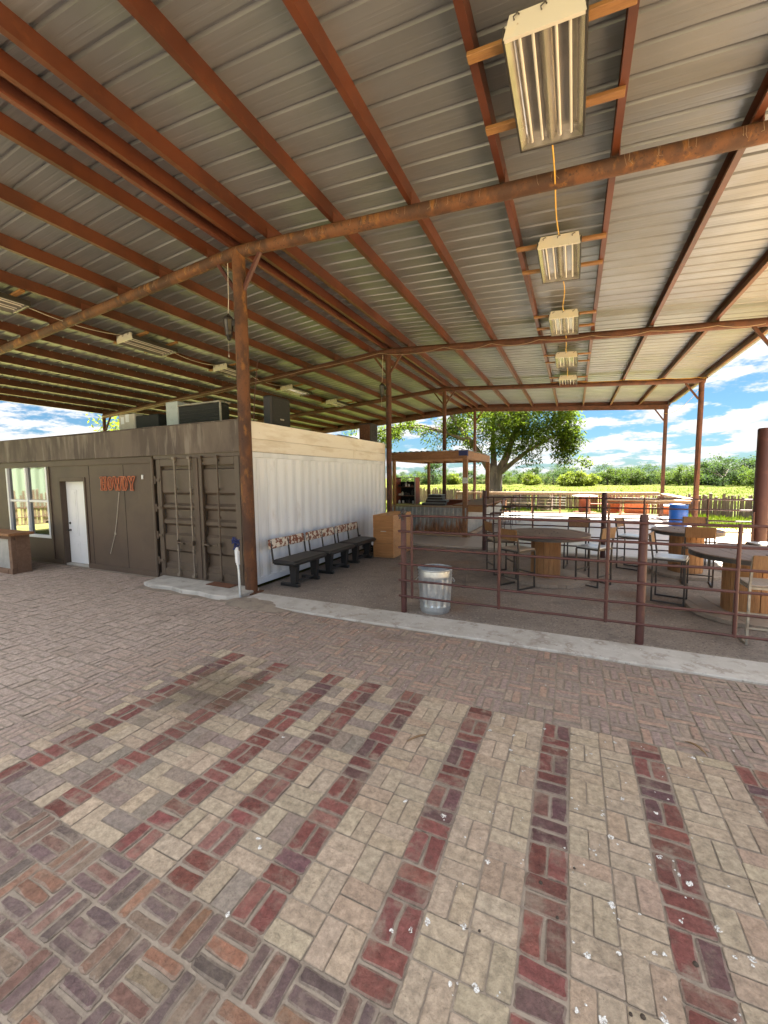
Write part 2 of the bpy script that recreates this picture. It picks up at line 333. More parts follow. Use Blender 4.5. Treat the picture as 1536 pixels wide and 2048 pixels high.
    def strip(s, prof, ext, axis):
        """open profile swept: prof list of (a, b); axis 'x': a->y b->z swept over x in ext, etc."""
        vs = []
        for e in ext:
            for a, b_ in prof:
                vs.append({'x': (e, a, b_), 'y': (a, e, b_), 'z': (a, b_, e)}[axis])
        n = len(prof); fs = []
        for j in range(len(ext)-1):
            for i in range(n-1): fs.append((j*n+i, j*n+i+1, (j+1)*n+i+1, (j+1)*n+i))
        return s.add(vs, fs)
    def prism(s, poly, z0, z1):
        n = len(poly); vs = [(x, y, z0) for x, y in poly] + [(x, y, z1) for x, y in poly]
        return s.add(vs, [tuple(range(n))[::-1], tuple(range(n, 2*n))] + [(i, (i+1) % n, n+(i+1) % n, n+i) for i in range(n)])
    def xf(s, M):
        s.v = [tuple(M @ Vector(p)) for p in s.v]; return s
    def build(s, name, mt, parent=None, world=True):
        me = bpy.data.meshes.new(name)
        off = Vector(parent_world(parent)) if (parent is not None and world) else Vector((0, 0, 0))
        me.from_pydata([tuple(Vector(p)-off) for p in s.v] if off.length else s.v, [], s.f)
        me.polygons.foreach_set('use_smooth', s.sm); me.update()
        me.materials.append(MATS[mt])
        o = bpy.data.objects.new(name, me); C.objects.link(o)
        if parent is not None: o.parent = parent
        return o
def parent_world(p):
    v = Vector((0, 0, 0))
    while p is not None: v += p.location; p = p.parent
    return v
def tag(o, label=None, cat=None, group=None, kind=None):
    for k, v in (('label', label), ('category', cat), ('group', group), ('kind', kind)):
        if v: o[k] = v
    return o
def thing(name, label, cat, loc=(0, 0, 0), rz=0, group=None):
    o = bpy.data.objects.new(name, None); C.objects.link(o); o.location = loc; o.rotation_euler = (0, 0, rz); o.empty_display_size = .2
    return tag(o, label, cat, group)
def copy_tree(o, parent=None):
    c = o.copy(); C.objects.link(c); c.parent = parent
    for ch in [x for x in bpy.data.objects if x.parent == o]: copy_tree(ch, c)
    return c
def put(o, loc, rz, label, group=None):
    o.location = loc; o.rotation_euler = (0, 0, rz); o['label'] = label
    if group: o['group'] = group
    return o
def jit(a): return random.uniform(-a, a)

# ------------------------------------------------------------------ setting: ground
def sheet(name, poly, z, mt, holes=None):
    b_ = MB(); b_.add([(x, y, z) for x, y in poly], [tuple(range(len(poly)))]); o = b_.build(name, mt); tag(o, kind='structure'); return o
# field: one sheet with a gentle roll, rises slowly toward the woods
g = MB(); xs = [-900, -500, -300, -180, -120, -80, -50, -30, -15, 0, 15, 30, 50, 80, 120, 180, 300, 500, 900]; ys = [-600, -200, -80, -40, -20, 0, 15, 22, 28, 34, 42, 55, 75, 100, 130, 170, 240, 400, 700, 1200]
vs = []
for y in ys:
    for x in xs:
        z = -.035
        if y > 34: z += .25*(mnoise.noise(Vector((x*.02, y*.02, 3)))) * min(1, (y-34)/40)
        vs.append((x, y, z))
nx = len(xs)
g.add(vs, [(j*nx+i, j*nx+i+1, (j+1)*nx+i+1, (j+1)*nx+i) for j in range(len(ys)-1) for i in range(nx-1)], True)
tag(g.build('ground', 'field'), kind='structure')
# dirt under the second bay
d = MB(); nx, ny = 60, 48
def dz(x, y): return -.006 + .012*mnoise.noise(Vector((x*.9, y*.9, 0))) + .006*mnoise.noise(Vector((x*4, y*4, 5)))
vs = [(-5.3+i*(8.7/nx), 5.452+j*(5.9/ny), dz(-5.3+i*8.7/nx, 5.45+j*5.9/ny)) for j in range(ny+1) for i in range(nx+1)]
d.add(vs, [(j*(nx+1)+i, j*(nx+1)+i+1, (j+1)*(nx+1)+i+1, (j+1)*(nx+1)+i) for j in range(ny) for i in range(nx)], True)
tag(d.build('dirt_floor', 'dirt'), kind='structure')
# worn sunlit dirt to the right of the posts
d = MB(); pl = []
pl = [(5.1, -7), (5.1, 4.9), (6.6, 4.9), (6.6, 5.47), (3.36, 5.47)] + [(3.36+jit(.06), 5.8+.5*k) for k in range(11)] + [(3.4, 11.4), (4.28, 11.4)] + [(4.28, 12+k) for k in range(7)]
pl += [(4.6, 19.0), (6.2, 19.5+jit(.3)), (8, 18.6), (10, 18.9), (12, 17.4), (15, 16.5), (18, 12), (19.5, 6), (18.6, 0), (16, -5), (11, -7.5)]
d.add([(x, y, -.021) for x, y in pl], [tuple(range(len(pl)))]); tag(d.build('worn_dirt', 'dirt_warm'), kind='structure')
pl = [(-20+2.4*k, -6.0+jit(.2)) for k in range(12)]+[(8-2.4*k, -17+jit(.8)) for k in range(12)]
sheet('bounce_grass', [(-44+jit(1), -5), (-20.2, -5), (-19.9, 6), (-20.2, 26), (-44, 27)], -.02, 'bounce_grass')  # out-of-view ground added to bounce yellow light onto the left roof
sheet('bounce_yard', pl, -.018, 'bounce_dirt')  # unseen pale ground added behind the camera to bounce sunlight
# concrete kerb between bricks and dirt: ragged edges
def slabmesh(x0, x1, y0, y1, z0, z1, n, rag0, rag1, seed):
    b_ = MB(); rows = []
    for i in range(n+1):
        x = x0+(x1-x0)*i/n
        a = y0+rag0*mnoise.noise(Vector((x*2.3, seed, 0)))+rag0*.5*mnoise.noise(Vector((x*9, seed, 1)))
        c_ = y1+rag1*mnoise.noise(Vector((x*2.3, seed, 5)))
        zt = z1+.004*mnoise.noise(Vector((x*3, seed, 8)))
        rows.append([(x, a, z0), (x, a, zt-.012), (x, a+.012, zt), (x, (a+c_)/2, zt+.002), (x, c_-.012, zt), (x, c_, zt-.012), (x, c_, z0)])
    vs = [p for r in rows for p in r]
    return b_.add(vs, [(i*7+k, (i+1)*7+k, (i+1)*7+k+1, i*7+k+1) for i in range(n) for k in range(6)] + [tuple(range(7))[::-1], tuple(n*7+k for k in range(7))])
tag(slabmesh(-4.95, 6.5, 4.90, 5.45, -.1, .022, 124, .016, .008, 1.2).build('concrete_kerb', 'concrete'), kind='structure')
tag(slabmesh(-5.0, 4.0, 11.33, 11.52, -.1, .02, 60, .01, .008, 4.2).build('concrete_sill', 'concrete'), kind='structure')
tag(slabmesh(-5.3, 4.25, 11.524, 23.55, -.1, .012, 40, .0, .004, 2.2).build('concrete_patio', 'patio'), kind='structure')
tag(slabmesh(-5.3, 4.25, 23.554, 23.72, -.1, .08, 40, .0, .01, 7.2).build('patio_kerb', 'old_wood'), kind='structure')
b_ = MB(); n = 44; vs = []
for ri, (q, z) in enumerate(((1, .0035), (.8, .014), (.55, .027), (.25, .034), (.0, .035))):
    for k in range(n):
        a = 2*math.pi*k/n; w_ = 1+.22*mnoise.noise(Vector((math.cos(a)*2, math.sin(a)*2, 4)))+.07*mnoise.noise(Vector((math.cos(a)*9, math.sin(a)*9, 7)))
        vs.append((-4.62+.80*q*w_*math.cos(a)-.12*math.sin(a), 4.99+.30*q*w_*math.sin(a), z*.82+.004*mnoise.noise(Vector((math.cos(a)*q*4, math.sin(a)*q*4, 1)))))
b_.add(vs, [(i*n+k, i*n+(k+1) % n, (i+1)*n+(k+1) % n, (i+1)*n+k) for i in range(4) for k in range(n)], True); tag(b_.build('sand_patch', 'joint_sand'), kind='structure')
sheet('paving_base', [(-18, -5), (6.5, -5), (6.5, 4.95), (-4.4, 4.95), (-4.4, 5.62), (-18, 5.62)], -.0072, 'joint_sand')

# ------------------------------------------------------------------ setting: brick paving
BV, BF, BC = [], [], []
def brick(x0, y0, x1, y1, col, al, old, gap):
    col = tuple(min(.6, v*1.14) for v in col)
    gx = gap/2
    x0 += gx+jit(gap*.2); x1 -= gx+jit(gap*.2); y0 += gx+jit(gap*.2); y1 -= gx+jit(gap*.2)
    cx_, cy_ = (x0+x1)/2, (y0+y1)/2
    q = Vector((cx_*.9, cy_*.9, 2.0)); cx_ += .022*mnoise.noise(q)+.008*mnoise.noise(q*3.1); q.z = 9; cy_ += .022*mnoise.noise(q)+.008*mnoise.noise(q*3.1)
    wx, wy = (x1-x0)/2, (y1-y0)/2
    c = .006 if old else .005
    if old: pts = [(-wx+c*random.uniform(.4, 2.2), -wy), (0, -wy+jit(.004)), (wx-c*random.uniform(.4, 2.2), -wy), (wx, -wy+c*random.uniform(.4, 2)), (wx+jit(.005), 0), (wx, wy-c*random.uniform(.4, 2)), (wx-c*random.uniform(.4, 2.2), wy), (0, wy+jit(.004)), (-wx+c*random.uniform(.4, 2.2), wy), (-wx, wy-c*random.uniform(.4, 2)), (-wx+jit(.005), 0), (-wx, -wy+c*random.uniform(.4, 2))]
    else: pts = [(-wx+c, -wy), (wx-c, -wy), (wx, -wy+c), (wx, wy-c), (wx-c, wy), (-wx+c, wy), (-wx, wy-c), (-wx, -wy+c)]
    a = jit(.02 if old else .007); ca, sa = math.cos(a), math.sin(a)
    zt = jit(.0045 if old else .0026); tx, ty = jit(.03 if old else .014), jit(.03 if old else .014)
    n = len(pts); o = len(BV); e = .0035 if old else .003
    ring = []
    for k, (sc_, dz_) in enumerate(((1, -.03), (1, -e*.9), (None, 0))):
        for px, py in pts:
            if sc_ is None: e_ = e*(random.uniform(.4, 3.6) if old else random.uniform(.6, 1.8)); px -= math.copysign(min(e_, abs(px)), px); py -= math.copysign(min(e_, abs(py)), py)
            X, Y_ = px*ca-py*sa, px*sa+py*ca
            BV.append((cx_+X, cy_+Y_, zt+dz_+tx*X+ty*Y_))
    BF.append(tuple(o+2*n+i for i in range(n)))
    for lv in (0, 1):
        for i in range(n): BF.append((o+lv*n+i, o+lv*n+(i+1) % n, o+(lv+1)*n+(i+1) % n, o+(lv+1)*n+i))
    sand = (.27, .22, .175); ed = .55 if old else .3
    BC.append((*col, al)); BC.extend([(*sand, .2)]*n); BC.extend([(*(c_*(1-ed)+q*ed for c_, q in zip(col, sand)), al)]*n)
def vary(c, a): k = 1+jit(a); return tuple(max(.01, v*k*(1+jit(a*.25))) for v in c)
def cell(x0, y0, x1, y1, vertical, n, colf, old, gap):
    for k in range(n):
        col, al = colf((x0+x1)/2, (y0+y1)/2)
        if vertical: brick(x0+(x1-x0)*k/n, y0, x0+(x1-x0)*(k+1)/n, y1, col, al, old, gap)
        else: brick(x0, y0+(y1-y0)*k/n, x1, y0+(y1-y0)*(k+1)/n, col, al, old, gap)
def tan_col(x, y):
    r = random.random()
    if x < -1.2 and r < .35: return vary((.235, .185, .155), .14), .25
    return vary((.35, .276, .2) if r > .15 else (.325, .24, .175), .09), .12
def red_col(x, y):
    r = random.random()
    if r < .18: return vary((.115, .062, .060), .2), .7
    if r < .34: return vary((.185, .09, .072), .2), .9
    return vary((.158, .060, .050), .22), .9
def old_col(x, y):
    r = random.random(); dust = min(1, max(0, (-x-1.8)/3.2))*(1 if y > 1.2 else .35)
    dust = max(dust, .5 if y > 3.4 else .0)
    if r < .38: c = (.15, .098, .092)
    elif r < .66: c = (.185, .105, .080)
    elif r < .80: c = (.245, .125, .080)
    elif r < .90: c = (.125, .090, .083)
    else: c = (.23, .165, .12)
    if y < 1.3: c = tuple(v*.88 for v in c)
    c = vary(c, .2); dc = (.385, .305, .256)
    return tuple(a*(1-dust*.9)+b_*dust*.9 for a, b_ in zip(c, dc)), .65
PX0, PX1, PY0, PY1 = -3.74, 6.0, 1.24, 3.44
reds = [-3.46, -2.83, -2.15, -1.74, -1.30, -.68, -.08, .52, 1.14, 1.74, 2.34, 2.94, 3.54, 4.14, 4.74, 5.34]
edges = [(PX0, None)]
ny = 11; ch = (PY1-PY0)/ny
prev = PX0
for ri, rx in enumerate(reds):
    l, r_ = rx-.1, rx+.1
    gapw = l-prev; nt_ = max(1, round(gapw/.2))
    for k in range(nt_):
        xa, xb = prev+gapw*k/nt_, prev+gapw*(k+1)/nt_
        for j in range(ny):
            if gapw > .1: cell(xa, PY0+j*ch, xb, PY0+(j+1)*ch, (j+k+ri) % 2 == 0, 2, tan_col, False, .0065)
    for j in range(ny):
        cell(l, PY0+j*ch, r_, PY0+(j+1)*ch, (j+ri) % 2 == 0, 2, red_col, True, .012)
    prev = r_
cs = .213
def surround(x0, x1, y0, y1, par=0):
    nx_, ny_ = max(1, round((x1-x0)/cs)), max(1, round((y1-y0)/cs)); a, b_ = (x1-x0)/nx_, (y1-y0)/ny_
    for i in range(nx_):
        for j in range(ny_):
            X, Y_ = x0+i*a, y0+j*b_
            if -7.6 < X < -4.9 and Y_ > 4.75: continue
            cell(X, Y_, X+a, Y_+b_, (i+j+par) % 2 == 0, 3 if X > -4.8 else 2, old_col, True, .011)
surround(-16.0, PX0, -1.0, 4.86); surround(PX0, 5.0, -1.0, PY0); surround(PX0, 5.0, PY1, 4.86); surround(-16.0, -4.7, 4.86, 5.5)
me = bpy.data.meshes.new('brick_paving'); me.from_pydata(BV, [], BF)
ca_ = me.color_attributes.new('brick_col', 'FLOAT_COLOR', 'CORNER')
buf = []
for p, col in zip(me.polygons, BC): buf.extend(col*p.loop_total)
ca_.data.foreach_set('color', buf); me.materials.append(MATS['brick']); me.update()
bp = bpy.data.objects.new('brick_paving', me); C.objects.link(bp); tag(bp, kind='structure')
# bird droppings on the paving
dr = MB()
def splat(x, y, z, r):
    n = random.choice((7, 8, 9)); el = random.uniform(.6, 1.2); an = random.uniform(0, 6.3); vs = []
    for k in range(n):
        a = 2*math.pi*k/n; q = r*random.uniform(.55, 1.25); px, py = q*math.cos(a), q*el*math.sin(a)
        vs.append((x+px*math.cos(an)-py*math.sin(an), y+px*math.sin(an)+py*math.cos(an), z))
    vs.append((x, y, z+.003)); dr.add(vs, [(k, (k+1) % n, n) for k in range(n)], True)
for k in range(120):
    x = random.gauss(.28, .42); y = random.uniform(1.3, 3.4)
    if -1.3 < x < 1.5:
        splat(x, y, .0045, random.choice((.004, .006, .008, .011, .016))*random.uniform(.7, 1.1))
        if random.random() < .3: splat(x+jit(.03), y+jit(.03), .0045, .005)
for x, y in ((-1.55, 1.62), (-1.5, 1.58), (-2.0, 2.4), (-.9, 2.2), (-1.4, 1.25), (-.55, 1.6), (.1, 1.75), (-.3, 1.45), (.35, 1.65), (.25, 1.5), (.62, 2.1)): splat(x, y, .0045, .017)
for k in range(60): splat(random.uniform(-3.2, 1.6), random.uniform(3.5, 4.8), .0055, random.uniform(.003, .009))
for k in range(80): splat(random.uniform(-3.0, 2.0), random.uniform(4.95, 5.4), .0275, random.uniform(.004, .013))
for k in range(40): splat(random.uniform(-10, -3), random.uniform(1.5, 4.7), .006, random.uniform(.003, .008))
o = dr.build('droppings', 'dropping', bp); tag(o, kind='stuff')
db = MB()
for x, y in ((.28, 1.62), (.24, 1.61), (-.02, 1.86), (-.33, 1.66), (.05, 2.15), (.5, 1.9), (-.1, 2.0)):
    r = random.uniform(.006, .013); db.lathe([(r, -.001), (r*.8, r*.4), (0, r*.6)], (x, y, .004), 8)
o = db.build('dark_dropping', 'pebble', bp); tag(o, kind='stuff')

# ------------------------------------------------------------------ pavilion
RX, RZ, SL = -5.17, 5.78, .066            # ridge x, pipe rafter centre height at ridge, slope
def raf(x): return RZ - SL*abs(x-RX)       # centre line of the pipe rafters
EAR, EAL = 3.95, -19.05
ROWS = [5.48, 11.54, 17.45, 23.44]
Y0R, Y1R = 1.75, 23.72
pav = thing('pavilion', 'long open pavilion with rusty pipe posts, red purlins and ribbed metal roof', 'pavilion', (RX, 5.48, 0))
pitch = .3048
prof = []
yy = Y0R
while yy < Y1R:
    prof += [(yy, 0), (yy+.085, 0), (yy+.090, .0012), (yy+.106, .0012), (yy+.111, 0), (yy+.165, 0), (yy+.170, .0012), (yy+.186, .0012), (yy+.191, 0), (yy+.236, 0), (yy+.250, .034), (yy+.282, .034), (yy+.296, 0)]
    yy += pitch
prof.append((yy, 0)); Y1R = yy
PT = .10 + .200                             # sheet above rafter centre
def sheetside(x0, x1):
    b_ = MB(); vs = []; n = len(prof)
    for x in (x0, x1):
        for (y, z) in prof: vs.append((x, y, raf(x)+PT+z))
    b_.add(vs, [(i, i+1, n+i+1, n+i) if x1 > x0 else (n+i, n+i+1, i+1, i) for i in range(n-1)]); return b_
sheetside(RX+.06, 4.28).build('roof_sheet', 'galv_roof', pav)
sheetside(RX-.06, EAL-.3).build('roof_sheet', 'galv_roof', pav)
rc = MB()
zr = raf(RX)+PT+.042
rc.strip([(RX-.25, zr-.016), (RX, zr+.012), (RX+.25, zr-.016)], [Y0R, Y1R], 'y'); rc.build('ridge_cap', 'black_trim', pav)
rc = MB(); rc.box((RX-.10, Y0R+.02, raf(RX)+.255), (RX+.10, Y1R-.02, raf(RX)+.265)); rc.build('ridge_closure', 'black_trim', pav)
def cpurlin(xc, side, h=.2, fl=.07):
    """C purlin lying on the rafters; web on the +x side (side=1) or the -x side"""
    b_ = MB(); zb = raf(xc)+.10; t = .004
    w0 = xc+side*fl/2; w1 = xc-side*fl/2
    x_, y_ = sorted((w0, w0-side*t)); b_.box((x_, Y0R+.02, zb), (y_, Y1R-.02, zb+h-.002))
    x_, y_ = sorted((w0-side*t, w1)); b_.box((x_, Y0R+.02, zb), (y_, Y1R-.02, zb+t)); b_.box((x_, Y0R+.02, zb+h-.002-t), (y_, Y1R-.02, zb+h-.002))
    x_, y_ = sorted((w1, w1+side*t)); b_.box((x_, Y0R+.02, zb+t), (y_, Y1R-.02, zb+.03))
    return b_
PR = [3.95-1.21*k for k in range(8)]
PL = [-5.82-1.21*k for k in range(11)]+[EAL+.03]
for x in PR: cpurlin(x, 1).build('purlin', 'primer', pav)
for x in PL: cpurlin(x, 1 if x < -14 else -1 if False else 1).build('purlin', 'primer', pav)
cpurlin(-5.03, 1).build('ridge_purlin', 'primer', pav); cpurlin(-5.31, -1).build('ridge_purlin', 'primer_dark', pav)
for i, y in enumerate(ROWS):
    b_ = MB(); r = .092
    pts = [(EAL, y, raf(EAL)), (-12, y, raf(-12)-.01), (RX-.25, y, raf(RX-.25)), (RX, y, raf(RX)-.006), (RX+.25, y, raf(RX+.25)), (-1, y, raf(-1)-.008), (EAR, y, raf(EAR))]
    if i < 3: b_.tube(pts, r, 14)
    else:
        for p, q in zip(pts, pts[1:]): b_.beam(p, q, .10, .21)
    b_.build('rafter', 'rust_pipe' if i < 1 else 'rust_dark', pav)
    # posts
    for x, rr in ((RX, .108 if i < 1 else .085), (EAR-.1, .082), (EAL, .07)):
        b_ = MB(); wob = [(x+jit(.006), y+jit(.006), z) for z in (-.05, 1.5, 3.0, 4.4)]
        b_.tube(wob+[(x, y, raf(x)-.02)], rr, 16)
        if rr > .1: b_.box((x-.15, y-.15, -.01), (x+.15, y+.15, .012))
        if i >= 1 and x > 0: b_.tube([(x-.03, y-.06, .05), (x-.02, y-.08, 1.3), (x-.05, y-.10, 1.55), (x-.01, y-.085, 2.2), (x, y-.085, 3.2)], .018, 6)
        b_.build('post', 'rust_pipe' if i < 1 else 'rust_dark', pav)
        for s in ((-1, 1) if x == RX else (-1,) if x > 0 else (1,)):
            b_ = MB(); b_.beam((x+s*rr*.8, y, raf(x)-.62), (x+s*.46, y, raf(x+s*.46)-.07), .055, .055); b_.build('brace', 'fence_pipe' if i < 1 else 'rust_dark', pav)
for x in PL[5:]:  # small grey bits standing in for daylight dots at the rib gaps
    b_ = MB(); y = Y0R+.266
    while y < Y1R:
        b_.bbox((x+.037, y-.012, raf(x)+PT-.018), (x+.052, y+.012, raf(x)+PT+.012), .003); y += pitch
    tag(b_.build('daylight_dots', 'galv_panel', pav), kind='stuff')
for y in ROWS:
    for x in PR+PL:
        b_ = MB(); z = raf(x)+.10
        b_.add([(x+.037, y-.09, z-.05), (x+.037, y+.09, z-.05), (x+.037, y+.09, z+.10), (x+.037, y-.09, z+.10), (x+.045, y-.09, z-.05), (x+.045, y+.09, z-.05), (x+.045, y+.09, z+.10), (x+.045, y-.09, z+.10)], [(3, 2, 1, 0), (4, 5, 6, 7), (0, 1, 5, 4), (1, 2, 6, 5), (2, 3, 7, 6), (3, 0, 4, 7)])
        b_.build('purlin_clip', 'primer_dark', pav)
# the wall of red channel closing the far end
b_ = MB()
for p, q in (((EAL, 23.60), (RX, 23.60)), ((RX, 23.60), (EAR, 23.60))):
    b_.beam((p[0], p[1], raf(p[0])+.19), (q[0], q[1], raf(q[0])+.19), .03, .22)
b_.build('end_channel', 'primer', pav)
# a cable stapled along the second rafter, sagging between ties; another along the third
def sag(p, q, n, s):
    p, q = Vector(p), Vector(q); return [p.lerp(q, k/n)-Vector((0, 0, s*4*(k/n)*(1-k/n))) for k in range(n+1)]
b_ = MB(); xs_ = [-19, -14, -10.7, -8.2, -5.4, -3.4, -2.1, -.9, .3, 1.5, 2.75, 3.7]
pts = []
for a, c_ in zip(xs_, xs_[1:]):
    s_ = random.uniform(.04, .15) if a > -6 else .03
    pts += sag((a, 11.43, raf(a)-.03), (c_, 11.43, raf(c_)-.03), 7, s_)[:-1]
b_.tube(pts, .0085, 5); tag(b_.build('power_cable', 'grey_cord'), 'thin cable sagging along the second rusty rafter from the front', 'cable')
b_ = MB(); pts = []
for a, c_ in zip((-.5, 1.6, 2.8, 3.7), (1.6, 2.8, 3.7, 4.0)): pts += sag((a, 17.36, raf(a)+.10), (c_, 17.36, raf(c_)+.08), 6, .03)[:-1]
pts += sag((3.95, 17.36, raf(3.9)), (3.72, 23.36, 4.9), 10, .35)
b_.tube(pts, .007, 5); tag(b_.build('power_cable', 'yellow_cord'), 'thin yellowish cable looping between the two far right posts', 'cable')
# ties: small wire ends on the first rafter
for k in range(46):
    b_ = MB(); x = random.uniform(-7.4, 2.2); y = 5.48-.096; b_.tube([(x, y, raf(x)+.04), (x+jit(.012), y-.02, raf(x)-.02-random.uniform(0, .05)), (x+jit(.03), y-.03, raf(x)-.05-random.uniform(0, .05))], .0014, 4)
    b_.build('wire_tie', 'grey_cord', pav)

# ------------------------------------------------------------------ shop lights
def make_light():
    t = thing('shop_light', 'shop light', 'light')
    W, LN, D = .60, 1.25, .085
    b_ = MB()                                  # pan: sides hang down, open below
    b_.box((-W/2, -LN/2, 0), (W/2, LN/2, .012))
    b_.build('pan', 'lamp_enamel', t, world=False)
    b_ = MB()
    for s in (-1, 1): b_.box((s*W/2-.008, -LN/2, -D), (s*W/2+.008, LN/2, .0125))
    b_.box((-W/2+.008, LN/2-.008, -D), (W/2-.008, LN/2, -.001))
    b_.build('side_trim', 'black_trim', t, world=False)
    b_ = MB(); n = 44; vs = []                # folded reflector with lamp troughs
    p = []
    for s in (-1, 1):
        pass
    xs_ = [-.290, -.235, -.205, -.160, -.050, -.040, 0, .040, .050, .160, .205, .235, .290]
    zs_ = [-.082, -.022, -.008, -.003, -.003, -.020, -.072, -.020, -.003, -.003, -.008, -.022, -.082]
    b_.strip(list(zip(xs_, zs_)), [-LN/2+.02, LN/2-.02], 'y')
    b_.box((-.29, LN/2-.03, -.078), (.29, LN/2-.009, -.002)); b_.build('reflector', 'reflector', t, world=False)
    for x in (-.185, -.085, .085, .185):
        b_ = MB(); b_.tube([(x, -LN/2+.05, -.044), (x, LN/2-.06, -.044)], .0125, 8); b_.build('tube', 'tube_glass', t, world=False)
    b_ = MB()                                  # wiring end cap, chamfered
    b_.add([(-W/2, -LN/2, -D), (W/2, -LN/2, -D), (W/2-.04, -LN/2-.012, .07), (-W/2+.04, -LN/2-.012, .07), (-W/2, -LN/2+.03, -D), (W/2, -LN/2+.03, -D), (W/2-.04, -LN/2+.03, .07), (-W/2+.04, -LN/2+.03, .07)],
           [(0, 1, 2, 3), (7, 6, 5, 4), (4, 5, 1, 0), (3, 2, 6, 7), (1, 5, 6, 2), (4, 0, 3, 7)])
    cap = b_.build('end_cap', 'lamp_enamel', t, world=False)
    for x in (-.2, 0, .2):
        b_ = MB(); b_.tube([(x-.02, -LN/2-.012, .02), (x-.025, -LN/2-.03, .03), (x+.005, -LN/2-.035, .045), (x+.015, -LN/2-.014, .05)], .006, 5); b_.build('hook', 'dark_steel', cap, world=False)
    for y in (-.46, .36):
        b_ = MB(); b_.bbox((-.63, y-.045, .014), (.63, y+.045, .052), .004); b_.build('batten', 'batten', t, world=False)
    return t
proto = make_light()
tilt = math.atan(SL)
rl = ['largest white shop light on wooden battens, nearest the camera at top', 'second white shop light in the right hand row, hung by yellow cord', 'third white shop light in the right row, before the second rafter', 'fourth shop light in the right row, just beyond the second rafter', 'farthest small shop light of the right row, before the third rafter']
ll = ['shop light cut by left picture edge in the left row', 'shop light in the left row left of the lantern post', 'shop light in the left row right behind the lantern post', 'dim shop light in the left row above the black loudspeaker', 'farthest dim shop light of the left row near the end beam']
LY = [4.25, 7.55, 10.62, 13.9, 16.95]
first = True
for i in range(5):
    for side, lab in ((1, rl[i]), (-1, ll[i])):
        o = proto if first else copy_tree(proto); first = False
        x = -.295 if side > 0 else -10.1
        y = LY[i] if side > 0 else (4.05, 7.35, 10.35, 13.6, 16.8)[i]
        put(o, (x, y, raf(x)+.05 if side > 0 else raf(x)+.05), 0, lab, 'fluorescent shop lights under the roof'); o.rotation_euler = (0, tilt if side > 0 else -tilt, 0)
# yellow cords from lamp to lamp
cl = ['yellow cord hanging from the largest shop light to the second', 'yellow cord between the second and third right shop lights', 'yellow cord between the third and fourth right shop lights', 'short yellow cord between the two farthest right shop lights']
for i in range(4):
    b_ = MB(); ya, yb = LY[i]+.62, LY[i+1]-.66; x = -.295+(.0, .03, .02, .0)[i]
    p, q = Vector((x, ya, raf(x)+.0)), Vector((-.295, yb, raf(x)+.10)); n = 12
    pts = [p.lerp(q, k/n)+Vector(((.012, .03, .012, .01)[i]*math.sin(2.2*k/n*math.pi)*(1-k/n), 0, -.13*4*(k/n)*(1-k/n))) for k in range(n+1)]
    b_.tube(pts, .008, 6); tag(b_.build('extension_cord', 'yellow_cord'), cl[i], 'cord', 'yellow cords linking the shop lights')
cw = ['pale cord from left edge shop light to the next one', 'pale cord sagging behind the lantern post between left shop lights', 'pale cord over the black loudspeaker between dim left lights']
LYL = (4.05, 7.35, 10.35, 13.6, 16.8)
for i in range(3):
    b_ = MB(); b_.tube(sag((-10.1, LYL[i]+.6, raf(-10.1)+.08), (-10.1, LYL[i+1]-.6, raf(-10.1)+.1), 10, .10), .008, 5); tag(b_.build('extension_cord', 'white_cord'), cw[i], 'cord', 'pale cords linking the left shop lights')

# ------------------------------------------------------------------ lanterns on the ridge posts
def make_lantern():
    t = thing('lantern', 'lantern', 'lantern')
    b_ = MB(); b_.lathe([(.004, .30), (.016, .285), (.03, .27), (.085, .215), (.098, .20), (.098, .185)], (0, 0, 0), 6, False); b_.build('cap', 'black_trim', t, world=False)
    b_ = MB(); b_.lathe([(.078, .184), (.048, -.06)], (0, 0, 0), 6, False); b_.build('glass', 'lantern_glass', t, world=False)
    b_ = MB()
    for k in range(6):
        a = math.pi*k/3; b_.beam((.083*math.cos(a), .083*math.sin(a), .19), (.052*math.cos(a), .052*math.sin(a), -.06), .012, .012)
    b_.lathe([(.058, -.06), (.058, -.08), (.038, -.09), (.038, -.13), (.012, -.15)], (0, 0, 0), 6, False); b_.lathe([(.062, .0), (.066, .005), (.066, .015)], (0, 0, 0), 6, False)
    b_.build('cage', 'black_trim', t, world=False)
    b_ = MB(); b_.beam((.09, 0, .12), (.15, 0, .12), .03, .10); b_.build('bracket', 'black_trim', t, world=False)
    b_ = MB(); b_.tube([(0, 0, .29), (.02, .0, .5), (.035, .0, 1.1)], .007, 5); b_.build('wire', 'white_cord', t, world=False)
    b_ = MB(); b_.tube([(-.02, 0, -.14), (-.02, 0, -.38)], .003, 4); b_.lathe([(.008, -.42), (.012, -.40), (.003, -.37)], (-.02, 0, 0), 6); b_.build('pull_cord', 'white_cord', t, world=False)
    return t
lp = make_lantern(); put(lp, (RX-.20, 5.40, 4.50), 0, 'black lantern with pull cord on the nearest rusty ridge post', 'lanterns on the ridge posts')
l2 = copy_tree(lp); put(l2, (RX-.17, 11.45, 4.58), 0, 'small black lantern on the second ridge post beyond the container', 'lanterns on the ridge posts')

# ------------------------------------------------------------------ shipping container
YF = 5.60                                     # front plane of building and doors
cont = thing('shipping_container', 'white ribbed shipping container with brown cargo doors and cream top boards', 'container', (-6.5, 8.6, 0))
XS = -5.30
